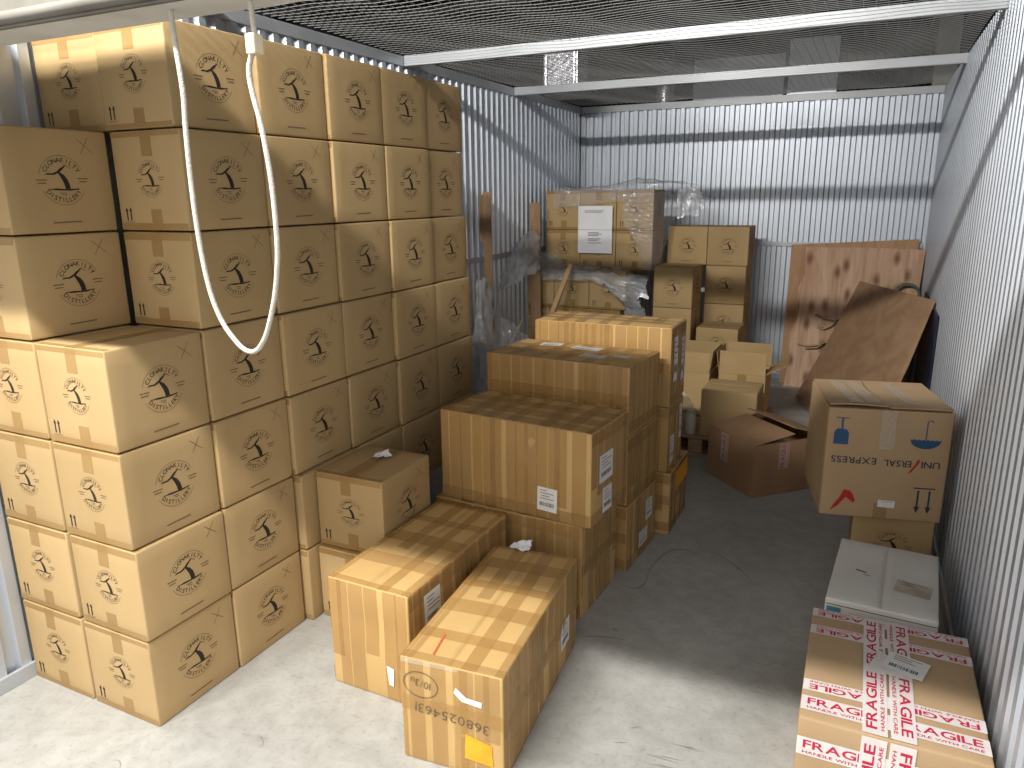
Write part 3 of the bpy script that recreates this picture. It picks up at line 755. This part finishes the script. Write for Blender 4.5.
# two columns of printed cartons right of the load
GR = 'printed cartons in the rear right columns'
pallet(.47, 4.40, 1.10, 5.30, .140, 'wooden pallet under the rear right columns of printed cartons')
rx, ry, rh, rw = .400, 4.90, .313, .330
for i in range(2):
    printed_carton(rx+rw*(i+.5), ry, .142+3*rh, 'printed carton on top of the %s rear column' % ('left', 'right')[i], GR, 0, rw-.004, .345, rh-.003, k=i+1, side=True)
for j, nm in ((2, 'second from the top'), (1, 'third from the top'), (0, 'at the bottom')):
    printed_carton(rx+rw*1.5-.004, ry-.005*(3-j), .142+j*rh, 'printed carton %s of the right rear column' % nm, GR, 0, rw-.008, .345, rh-.003, k=j, side=True)
for j, nm in ((2, 'set forward, second from the top'), (1, 'third from the top'), (0, 'at the foot')):
    printed_carton(.573, 4.42, .142+j*.321, 'printed carton %s of the left rear column' % nm, GR, 0, .306, .346, .318, k=j+2, side=True)
for j, nm in ((1, 'low box set forward of the right rear column, lid in view'), (0, 'box on the pallet under the low forward one of the right rear column')):
    printed_carton(.93, 4.415, .142+j*.252, 'printed carton, '+nm, GR, 0, .318, .34, .249, k=j, side=True)

# ================================================================== left wall timber and film
def board(name, label, cat, a, b, w, t, mat, facing=(0, -1, 0)):
    """a straight board from a to b, w wide and t thick"""
    a, b = Vector(a), Vector(b); d = (b-a).normalized(); n = Vector(facing); s = d.cross(n).normalized(); n = s.cross(d).normalized()
    mb = MB(); bm = bmesh.new(); bmesh.ops.create_cube(bm, size=1); L = (b-a).length
    for v in bm.verts: v.co = Vector((v.co.x*w, v.co.y*t, (v.co.z+.5)*L))
    bmesh.ops.bevel(bm, geom=bm.edges[:], offset=min(w, t)*.12, segments=2, affect='EDGES')
    mb.bm(bm, M[mat]); o = mb.build(name)
    o.matrix_world = Matrix(((s.x, -n.x, d.x, a.x), (s.y, -n.y, d.y, a.y), (s.z, -n.z, d.z, a.z), (0, 0, 0, 1)))
    return tag(o, label, cat)
board('wooden_plank', 'tall dark plank leaning on the left wall, nearer the camera', 'plank', (-.52, 3.42, .005), (-.585, 3.52, 1.68), .058, .02, 'plank', (.45, -.9, 0))
board('wooden_plank', 'short offcut fixed beside the tall dark plank at its top', 'plank', (-.622, 3.49, 1.33), (-.630, 3.53, 1.66), .03, .018, 'plank', (.45, -.9, 0))
board('wooden_plank', 'plank leaning beside the left end of the wrapped load', 'plank', (-.505, 4.22, .005), (-.545, 4.30, 1.595), .085, .02, 'plank', (.2, -1, 0))
board('wooden_stick', 'pale stick leaning across the front of the wrapped load', 'stick', (-.44, 3.62, .005), (-.20, 4.22, 1.12), .036, .03, 'stick', (0, -1, 0))
mb = MB(); mb.tube([(-.50, 3.60, .0), (-.50, 3.6, .40), (-.49, 3.62, .52), (-.44, 3.66, .62), (-.40, 3.72, .74)], [.007]*5, M['strap'], 6)
tag(mb.build('strapping_strip'), 'thin yellowish strapping strip standing left of the pale stick', 'strap')
film('plastic_film', 'clear film hanging between the two planks at the left wall',
     [[(-.50, 4.22, 1.40), (-.53, 4.1, 1.36), (-.585, 3.95, 1.26)], [(-.47, 4.2, 1.24), (-.53, 4.0, 1.16), (-.60, 3.78, 1.06)], [(-.45, 4.18, 1.08), (-.52, 3.95, 1.0), (-.59, 3.7, .94)]], .016, 21, 'filmthick')
film('plastic_film', 'film hanging down from the tall dark plank at the left wall',
     [[(-.60, 3.36, 1.06), (-.55, 3.40, 1.08), (-.52, 3.46, 1.02)], [(-.60, 3.30, .75), (-.53, 3.3, .78), (-.48, 3.40, .74)], [(-.60, 3.22, .42), (-.5, 3.2, .42), (-.40, 3.34, .40)], [(-.60, 3.1, .06), (-.48, 3.08, .04), (-.36, 3.2, .04)]], .018, 22, 'filmthick')
film('plastic_film', 'heap of film slumped on the floor left of the taped cartons',
     [[(-.5, 3.5, .78), (-.4, 3.55, .74), (-.3, 3.6, .66)], [(-.46, 3.42, .60), (-.3, 3.45, .52), (-.16, 3.5, .46)], [(-.44, 3.36, .3), (-.22, 3.3, .26), (-.02, 3.4, .22)], [(-.42, 3.3, .03), (-.15, 3.2, .02), (.1, 3.3, .02)]], .026, 23, 'film')
mb = MB(); mb.quadgrid([[(-.475+.065*i/3, 3.14-.02*i/3+.01*sin(j), .40+.26*j/4) for j in range(5)] for i in range(4)], M['paper'])
tag(mb.build('paper_sheet'), 'small white sheet caught in the film at the left wall', 'paper')

# ================================================================== open boxes on a pallet at the back middle
pallet(.66, 3.27, 1.40, 4.20, .130, 'wooden pallet under the open cartons in the middle at the back')
def open_box(name, label, x, y, z, w, d, h, mat, flaps, group=None, yaw=0., t=.005):
    """(x, y): middle of the front foot; flaps: angle from closed for F, B, L, R (90 = upright)"""
    o = thing(name, label, 'cardboard box', (x, y, z), radians(yaw), group)
    mb = MB(); hw = w/2
    mb.bevelled(-hw, 0, 0, hw, d, t, M[mat], .001)
    for a in ((-hw, 0, t, hw, t, h), (-hw, d-t, t, hw, d, h), (-hw, t, t, -hw+t, d-t, h), (hw-t, t, t, hw, d-t, h)): mb.bevelled(*a, M[mat], .0015)
    mb.build('body', o)
    for k, (ang, L) in flaps.items():
        a = radians(ang); m2 = MB()
        if k in 'FB': m2.bevelled(-hw+.002, 0, 0, hw-.002, L, .004, M[mat], .001)
        else: m2.bevelled(0, .004, 0, L, d-.004, .004, M[mat], .001)
        if k == 'F': loc, rot = (0, .001, h+.001), (a, 0, 0)
        elif k == 'B': loc, rot = (0, d-.001, h+.005), (pi-a, 0, 0)
        elif k == 'L': loc, rot = (-hw+.001, 0, h+.001), (0, -a, 0)
        else: loc, rot = (hw-.001, 0, h+.005), (0, a-pi, 0)
        m2.build('flap', o, loc, rot)
    return o
GO = 'open cartons on the middle pallet'
o = open_box('open_carton', 'open tan carton with raised flaps, right one on the middle pallet', 1.222, 3.80, .131, .312, .34, .312, 'board', {'F': (91, .158), 'B': (88, .158), 'L': (98, .15), 'R': (150, .15)}, GO)
mb = MB(); mb.quadgrid([[(-.03+.06*i/2, -.0012, .235+.075*j/2) for j in range(3)] for i in range(3)], M['tapelight']); mb.build('packing_tape', o)
o = open_box('open_carton', 'open tan carton with raised flaps, left one behind the taped cartons', .858, 3.74, .131, .312, .34, .312, 'board', {'F': (93, .145), 'B': (86, .158), 'L': (100, .15), 'R': (96, .15)}, GO, -1)
o = thing('plain_carton', 'plain closed tan carton at the front of the middle pallet, ahead of the open cartons', 'cardboard box', (1.220, 3.29, .131), 0, GO)
c = Carton(.345, .317, .315, .012, .006, 66, 'x', .006); mb = MB(); c.body(mb, M['board']); mb.build('body', o)
mb = MB(); c.strip(mb, 'R', .135, .10, .183, .31, M['tapelight']); mb.build('packing_tape', o)
# small things on that pallet's corner
mb = MB(); mb.lathe([(.030, 0), (.033, .006), (.033, .13), (.028, .146)], M['bottle'], 20)
o = thing('plastic_bottle', 'cream plastic tub standing on the pallet corner left of the closed carton', 'bottle', (.985, 3.325, .131)); mb.build('body', o)
mb = MB(); mb.lathe([(.026, .147), (.026, .165), (.024, .168)], M['bottle'], 20); mb.build('cap', o)
film('plastic_film', 'crumpled grey film lying on the pallet corner behind the cream tub', [[(.80, 3.46, .15), (.88, 3.5, .15), (.98, 3.5, .15)], [(.82, 3.44, .25), (.88, 3.46, .29), (.97, 3.46, .25)], [(.86, 3.46, .30), (.90, 3.48, .36), (.96, 3.5, .28)]], .014, 31, 'filmthick')

# brown carton with fragile tape, set down at an angle with its lid half open
o = open_box('fragile_carton', 'dark brown half-open carton turned cornerwise on the floor behind the taped cartons', 1.468-cos(radians(-45))*.218, 2.692-sin(radians(-45))*.218, 0, .436, .505, .305, 'brown', {'F': (8, .27), 'B': (17, .25), 'R': (-62, .14)}, None, -45)
mb = MB(); fr = lambda u, v: (u-.218, -.0022, v); 
def frag_patch(mb, fn, u, v, w, h, rot, lines=True):
    c_, s_ = cos(rot), sin(rot); q = lambda x, y: fn(u+c_*x-s_*y, v+s_*x+c_*y)
    mb.add([q(-w/2, -h/2), q(w/2, -h/2), q(w/2, h/2), q(-w/2, h/2)], [(0, 1, 2, 3)], M['fragthin'])
fn0 = lambda u, v: (u-.218, -.0012, v); fn1 = lambda u, v: (u-.218, -.002, v)
frag_patch(mb, fn0, .165, .215, .17, .07, pi/2); put_text(mb, fn1, 'FRAGILE', .157, .215, .042, M['fragdull'], pi/2, .0, 1, .06, fit=.15); put_text(mb, fn1, 'HANDLE WITH CARE', .191, .215, .014, M['fragred'], pi/2, .0, 1, .06, fit=.15)
mb.build('fragile_tape', o); mb = MB()
gn0 = lambda u, v: (.2192, u, v); gn1 = lambda u, v: (.220, u, v)
frag_patch(mb, gn0, .20, .225, .15, .07, pi/2); put_text(mb, gn1, 'FRAGILE', .192, .225, .042, M['fragdull'], pi/2, .0, 1, .06, fit=.14); put_text(mb, gn1, 'HANDLE WITH CARE', .226, .225, .014, M['fragred'], pi/2, .0, 1, .06, fit=.14)
mb.build('fragile_tape', o)
film('bubble_wrap', 'silvery bubble wrap showing in the open brown carton', [[(1.36, 2.86, .24), (1.46, 2.84, .27), (1.56, 2.84, .25)], [(1.42, 2.95, .27), (1.52, 2.93, .29), (1.62, 2.92, .27)], [(1.50, 3.02, .25), (1.58, 3.0, .27), (1.66, 2.98, .25)]], .008, 41, 'filmthick', 'bubble wrap')

# ================================================================== right side: plywood, straps
def sheet(name, label, cat, pts, t, mat, foot, lean, yaw=0.):
    """flat board: outline pts (x, z) in its own plane, standing at foot, leaning back by lean degrees"""
    mb = MB(); poly_extrude(mb, pts, t, M[mat], lambda u, w, e: (u, e, w)); o = mb.build(name)
    o.location = foot; o.rotation_euler = (-radians(lean), 0, radians(yaw)); return tag(o, label, cat)
sheet('plywood_sheet', 'rearmost plywood sheet against the back wall, its top edge rising to the right', 'plywood', [(0, 0), (.97, 0), (.98, 1.275), (.01, 1.215)], .012, 'plyback', (1.315, 5.50, .003), 4.)
ply = [(.02, .0), (.98, .0), (.985, .86), (1.0, 1.20), (.55, 1.21), (.10, 1.205), (.115, .98), (.07, .86), (.085, .60), (.035, .45), (.05, .22)]
sheet('plywood_sheet', 'knotty plywood sheet leaning in front of the rearmost sheet', 'plywood', ply, .015, 'ply', (1.345, 5.375, .003), 5.5)
# a board leaning on the right wall, its near edge cut square
def slab3d(name, label, cat, pts, t, mat, n):
    mb = MB(); P0 = Vector(pts[0]); n = Vector(n).normalized(); k = len(pts)
    v = [Vector(p)-P0 for p in pts]+[Vector(p)-P0+n*t for p in pts]
    mb.add(v, [tuple(range(k)), tuple(range(k, 2*k))[::-1]]+[(i, k+i, k+(i+1) % k, (i+1) % k) for i in range(k)], M[mat])
    o = mb.build(name); o.location = P0; return tag(o, label, cat)
slab3d('hardboard_sheet', 'smooth brown board tipped against the ribbed wall in front of the knotty plywood', 'board',
    [(1.496, 5.015, .012), (2.0, 3.446, .012), (2.214, 3.77, .604), (2.333, 4.008, .985), (1.889, 5.33, .949), (1.689, 5.137, .446)], .011, 'hardboard', (.853, .276, -.444))
mb = MB(); mb.bevelled(2.3355, 3.70, .056, 2.3475, 4.9, .93, M['navy'], .003)  # navy thing by the wall; its dark sheet also paints the gap's shade
tag(mb.build('navy_shade_board'), 'dark navy sheet standing in for object and shade behind the tipped brown board', 'board')
def strip_thing(name, label, cat, path, r, mat):
    mb = MB(); mb.tube(path, r, M[mat], 6); return tag(mb.build(name), label, cat)
strip_thing('twine', 'bunch of pale twine hanging against the knotty plywood above the lower twine end', 'twine', [(1.60, 5.405, .555), (1.66, 5.40, .54), (1.71, 5.395, .575), (1.755, 5.39, .615), (1.71, 5.39, .56), (1.65, 5.395, .525), (1.60, 5.40, .54)], .009, 'strap')
strip_thing('twine', 'dark short twine end on the plywood, topmost of the twine pieces', 'twine', [(1.575, 5.41, .64), (1.65, 5.405, .615), (1.73, 5.40, .60)], .010, 'plank')
strip_thing('twine', 'pale twine end lowest on the knotty plywood beside the brown board', 'twine', [(1.455, 5.385, .385), (1.53, 5.38, .375), (1.61, 5.38, .385), (1.68, 5.375, .41), (1.61, 5.375, .365), (1.52, 5.38, .35)], .008, 'strap')
o = thing('webbing_coil', 'grey-green coil of webbing tucked behind the top of the tipped board', 'webbing', (2.25, 5.405, .84))
mb = MB()
for k in range(3): mb.tube([(.085*cos(2*pi*i/20), .016*k, .085*sin(2*pi*i/20)) for i in range(21)], .011, M['coil'], 6, False)
mb.build('coil', o)
mb = MB(); mb.tube([(-.14, -.005, -.03), (-.135, -.01, .04), (-.10, -.015, .085), (-.03, -.015, .10)], .006, M['strap'], 6); mb.build('loose_end', o)

# ================================================================== right side: export box on a printed carton, white box, fragile box
printed_carton(2.135, 2.03, 0, 'printed tan carton on the floor under the upside-down export box', None, 1, .317, .345, .309, 2, True)
W_, D_, H_ = .473, .470, .478
a = radians(11.9)
o = thing('export_carton', 'large tan export box with upside-down blue symbols, right of the aisle', 'cardboard box', (2.303-cos(a)*W_/2, 1.977-sin(a)*W_/2, .312), a)
c = Carton(W_, D_, H_, .006, .006, 77, None, .004); mb = MB(); c.body(mb, M['tanboard'])
fn = c.fn('F', .0014)
put_text(mb, fn, 'UNI', .408, .252, .040, M['inknavy'], radians(180), .012, 1.1, .09)
put_text(mb, fn, 'ERSAL', .283, .252, .040, M['inknavy'], radians(180), .012, .93, .07)
put_text(mb, fn, 'EXPRESS', .113, .255, .040, M['inknavy'], radians(180), .012, 1.1, .09)
c.quad(mb, 'F', [(.325, .212), (.338, .218), (.364, .260), (.366, .274), (.358, .274), (.350, .252)], M['inkred'], .0014)
# wine glass, upside down: foot up, bowl down
gx, gb = .057, .345
c.line(mb, 'F', (gx-.026, .436), (gx+.026, .436), .004, M['inkblue'], .0014); c.line(mb, 'F', (gx, .436), (gx, .388), .007, M['inkblue'], .0014)
c.quad(mb, 'F', [(gx-.030, .322), (gx+.028, .322), (gx+.028, .372), (gx+.018, .388), (gx-.018, .390), (gx-.029, .374)], M['inkblue'], .0014)
# umbrella, upside down: crook up, canopy down
ux, uy = .378, .360
c.line(mb, 'F', (ux, uy), (ux, uy+.072), .004, M['inkblue'], .0014)
c.arc(mb, 'F', (ux+.011, uy+.072), .011, pi, .2, .004, M['inkblue'], 8)
n = 14; top = [(ux-.058+.116*i/n, uy+.002-(.004 if i % 2 else 0)) for i in range(n+1)]; bot = [(ux+.058*cos(t_*pi/n), uy-.038*sin(t_*pi/n)) for t_ in range(n+1)]
c.quad(mb, 'F', top+bot[1:-1], M['inkblue'], .0014)
# this-way-up arrows, pointing down
for ax in (.375, .418):
    c.line(mb, 'F', (ax, .140), (ax, .060), .0075, M['inknavy'], .0014)
    c.quad(mb, 'F', [(ax-.012, .068), (ax, .038), (ax+.012, .068)], M['inknavy'], .0014)
c.line(mb, 'F', (.355, .150), (.438, .150), .005, M['inknavy'], .0014)
# red swoosh
c.quad(mb, 'F', [(.048, .040), (.085, .056), (.106, .084), (.090, .118), (.068, .092), (.048, .058)][::-1] if False else [(.040, .022), (.070, .046), (.098, .088), (.112, .118), (.088, .122), (.074, .086), (.052, .050)], M['inkred'], .0014)
c.quad(mb, 'F', [(.098, .088), (.130, .064), (.136, .076), (.122, .108), (.112, .118)], M['inkred'], .0014)
mb.build('body', o)
m2 = MB()
for k, (v0, v1) in enumerate(((0, 1), )):
    pts = []
# two lid flaps, the left one lifted at the front, an uneven seam between
def flap(x0, x1, lift, name, wav):
    m3 = MB(); nx_, ny_ = 6, 8; g = []; g2 = []
    for i in range(nx_+1):
        r1, r2 = [], []
        for j in range(ny_+1):
            u = x0+(x1-x0)*i/nx_; v = .002+(D_-.004)*j/ny_
            if (wav > 0 and i == nx_) or (wav < 0 and i == 0): u += .012*sin(j*.9)*(1 if wav > 0 else .6)+.022*(1-j/ny_)
            z = H_+.009+lift*(1-j/ny_)**2*(.6+.4*sin(pi*i/nx_))
            r1.append((u-W_/2, v, z)); r2.append((u-W_/2, v, z-.005))
        g.append(r1); g2.append(r2[::-1])
    m3.quadgrid(g, M['tanboard'], True); m3.quadgrid(g2, M['tanboard'], True)
    for line_a, line_b in ((g[0], [p for p in g2[0][::-1]]), (g[-1], g2[-1][::-1])): m3.quadgrid([line_a, line_b], M['tanboard'], False)
    m3.quadgrid([[r[0] for r in g], [r[-1] for r in g2]], M['tanboard'], False)
    return m3.build(name, o)
flap(.004, .205, .012, 'lid_flap', 1); flap(.211, W_-.003, .004, 'lid_flap', -1)
m3 = MB()
for u in (.085, .155, .30):
    m3 = MB()
    m3.quadgrid([[(u+q*.05-W_/2-.02*j/6, .02+(D_-.06)*j/6, H_+.0112+.013*(1-j/6)**2) for j in range(7)] for q in (0, 1)], M['tapeclear'], True)
    m3.build('clear_tape', o)
m3 = MB(); c.strip(m3, 'F', .205, .31, .262, .475, M['tapeclear'], .002); m3.build('clear_tape', o)
m3 = MB(); c.strip(m3, 'F', .21, .002, .262, .07, M['tape'], .002); m3.build('packing_tape', o)
label_mesh(c, 'price_label', 'F', .258, .070, .066, .032, o, -.03, rows=2, seed=20, bars=False)

a = radians(-3.8); W_, D_, H_ = .344, .515, .298
o = thing('white_carton', 'white cardboard box with a centre seam between the export box and fragile-taped box', 'cardboard box', (2.247-cos(a)*W_/2, 1.165-sin(a)*W_/2, 0), a)
c = Carton(W_, D_, H_, .006, .005, 81, 'y', .004); mb = MB(); c.body(mb, M['whiteboard'])
for q in (0, 1): put_text(mb, c.fn('T'), 'NEA', .10, .245, .018, M['inkgrey'], 0, 0, 1.2) if False else None
c.line(mb, 'T', (.075, .255), (.112, .243), .010, M['inkgrey'], .0012); c.line(mb, 'T', (.10, .226), (.125, .220), .005, M['inkgrey'], .0012)
c.line(mb, 'F', (.004, H_-.022), (W_-.004, H_-.02), .003, M['inkgrey'], .0012)
mb.build('body', o)
mb = MB(); c.strip(mb, 'F', .006, .215, .052, .268, M['teal'], .0016, 1); mb.build('sticker', o)['label'] = 'teal square sticker'
label_mesh(c, 'torn_label', 'T', .265, .19, .115, .095, o, -.12, rows=3, seed=22, mat='oldlabel', bars=False)

a = radians(.2); W_, D_, H_ = .450, .590, .300
o = thing('fragile_carton', 'tan carton criss-crossed with red and white fragile tape, nearest on the right', 'cardboard box', (2.322-cos(a)*W_/2, .505-sin(a)*W_/2, 0), a)
c = Carton(W_, D_, H_, .008, .007, 91, 'y', .004); mb = MB(); c.body(mb, M['tanboard']); mb.build('body', o)
def ftape(face, u, v, L, wd, rot, e, reps, flip=False):
    """fragile tape: white strip, a big red word and a small line under it, repeated"""
    mb = MB(); cc, ss = cos(rot), sin(rot); q = lambda x, y, ee: c.at(face, u+cc*x-ss*y, v+ss*x+cc*y, ee)
    n = max(4, int(L/.03)); mb.quadgrid([[q(-L/2+L*i/n, -wd/2+wd*j/2, e) for j in range(3)] for i in range(n+1)], M['tapewhite'], True)
    pitch = L/reps
    for k in range(reps):
        x = -L/2+pitch*(k+.5); g = lambda a_, b_: q(a_, b_, e+.0009)
        put_text(mb, g, 'FRAGILE', x, wd*.15, wd*.62, M['fragred'], pi if flip else 0, .014, 1, .06, fit=pitch*.86)
        put_text(mb, g, 'HANDLE WITH CARE', x, -wd*.30, wd*.22, M['fragred'], pi if flip else 0, .006, 1, .06, fit=pitch*.86)
    t = mb.build('fragile_tape', o); return t
ftape('T', W_/2, D_-.028, W_-.004, .050, pi, .0016, 2)
ftape('T', W_/2, D_-.135, W_-.004, .052, pi, .0016, 2)
ftape('T', W_/2, .150, W_-.004, .052, pi, .0016, 2)
ftape('T', W_/2, .066, W_-.004, .062, 0, .0018, 2)
ftape('T', .185, D_/2, D_-.006, .060, pi/2, .0030, 2)
ftape('T', .252, D_/2, D_-.006, .060, -pi/2, .0034, 2)
ftape('F', .185, .15, .29, .060, pi/2, .0030, 1)
ftape('F', .252, .15, .29, .060, -pi/2, .0034, 1)
ftape('F', W_/2, .215, W_-.004, .056, 0, .0016, 2)
ftape('F', W_/2, .06, W_-.004, .056, 0, .0016, 2)
c.b['T'] += 0
label_mesh(c, 'shipping_label', 'T', .268, .345, .11, .10, o, -.3, rows=3, seed=24, e=.0062)
mb = MB(); c.quad(mb, 'T', [(.165, .30), (.225, .275), (.29, .285), (.25, .365), (.20, .395)], M['tapewhite'], .0055); mb.build('document_pouch', o)

# ================================================================== the hanging door cord
path = [(.856, -.40, 2.05), (.856, -.40, 1.938), (.863, -.40, 1.834), (.860, -.40, 1.779), (.858, -.40, 1.70), (.860, -.40, 1.614), (.867, -.4, 1.54), (.879, -.40, 1.484), (.898, -.4, 1.443), (.921, -.40, 1.416),
        (.938, -.4, 1.402), (.955, -.40, 1.397), (.97, -.4, 1.401), (.984, -.40, 1.414), (1.0, -.4, 1.440), (1.02, -.40, 1.491), (1.032, -.4, 1.54), (1.038, -.40, 1.591), (1.037, -.4, 1.68), (1.027, -.40, 1.764), (1.014, -.4, 1.82), (1.011, -.40, 1.854), (1.022, -.4, 1.88), (1.029, -.40, 1.896), (1.028, -.4, 1.92), (1.026, -.40, 1.97), (1.026, -.40, 2.05)]
def smooth_path(P, k=4):
    P = [Vector(p) for p in P]; out = []
    for i in range(len(P)-1):
        p0, p1, p2, p3 = P[max(i-1, 0)], P[i], P[i+1], P[min(i+2, len(P)-1)]
        for s in range(k):
            t = s/k; out.append(.5*((2*p1)+(p2-p0)*t+(2*p0-5*p1+4*p2-p3)*t*t+(3*p1-p0-3*p2+p3)*t**3))
    return out+[P[-1]]
o = thing('door_cord', 'white cord hanging in a long loop from the door header', 'cord', (.94, -.40, 1.397))
mb = MB(); mb.tube([Vector(p)-Vector((.94, -.40, 1.397)) for p in smooth_path(path)], .0044, M['rope'], 10); mb.build('cord', o)
mb = MB(); mb.bevelled(1.018-.94, -.011, .478, 1.036-.94, .011, .508, M['toggle'], .003); mb.build('toggle', o)['label'] = 'cream plastic toggle on the cord'

# ================================================================== above the mesh
o = thing('foil_duct', 'silver foil-wrapped duct end above the far left corner of the mesh', 'duct', (-.50, 4.75, 2.50))
mb = MB(); mb.bevelled(-.13, -.02, 0, .13, .2, .36, M['foil'], .02); mb.build('wrapped_body', o)
for q in (-.15, .125): mb = MB(); mb.bevelled(q, -.035, 0, q+.025, .21, .37, M['foil'], .006); mb.build('foil_edge', o)
o = thing('foil_duct', 'silver foil duct behind the back wall beside the corner one', 'duct', (-.05, 6.4, 0)); mb = MB(); mb.lathe([(.09, 0), (.09, 3.0), (.085, 3.01)], M['foil'], 16); mb.build('wrapped_body', o)
mb = MB(); mb.box(.1, 7.0, 0, 1.0, 7.03, 3.0, M['steel']); struct(mb.build('wall_beyond_left'), 'pale sheet wall of another unit beyond the back wall')
mb = MB(); mb.box(1.05, 6.9, 0, 1.5, 6.93, 3.1, M['steel']); struct(mb.build('wall_beyond_right'), 'pale sheet wall of another unit beyond the back wall')
mb = MB(); mb.box(2.30, 6.6, 0, 2.48, 6.8, 3.949, M['post']); struct(mb.build('column'), 'beige column beyond the back right corner')
tag((lambda m_: (m_.tube([(-5, 3.1, 3.15), (8, 3.1, 3.15)], .14, M['duct'], 16), m_.build('ventilation_duct'))[1])(MB()), 'long grey round duct above the mesh in the middle', 'duct')
tag((lambda m_: (m_.tube([(-5, 4.9, 3.2), (8, 4.9, 3.2)], .10, M['duct'], 16), m_.build('ventilation_duct'))[1])(MB()), 'long grey round duct above the mesh near the back', 'duct')
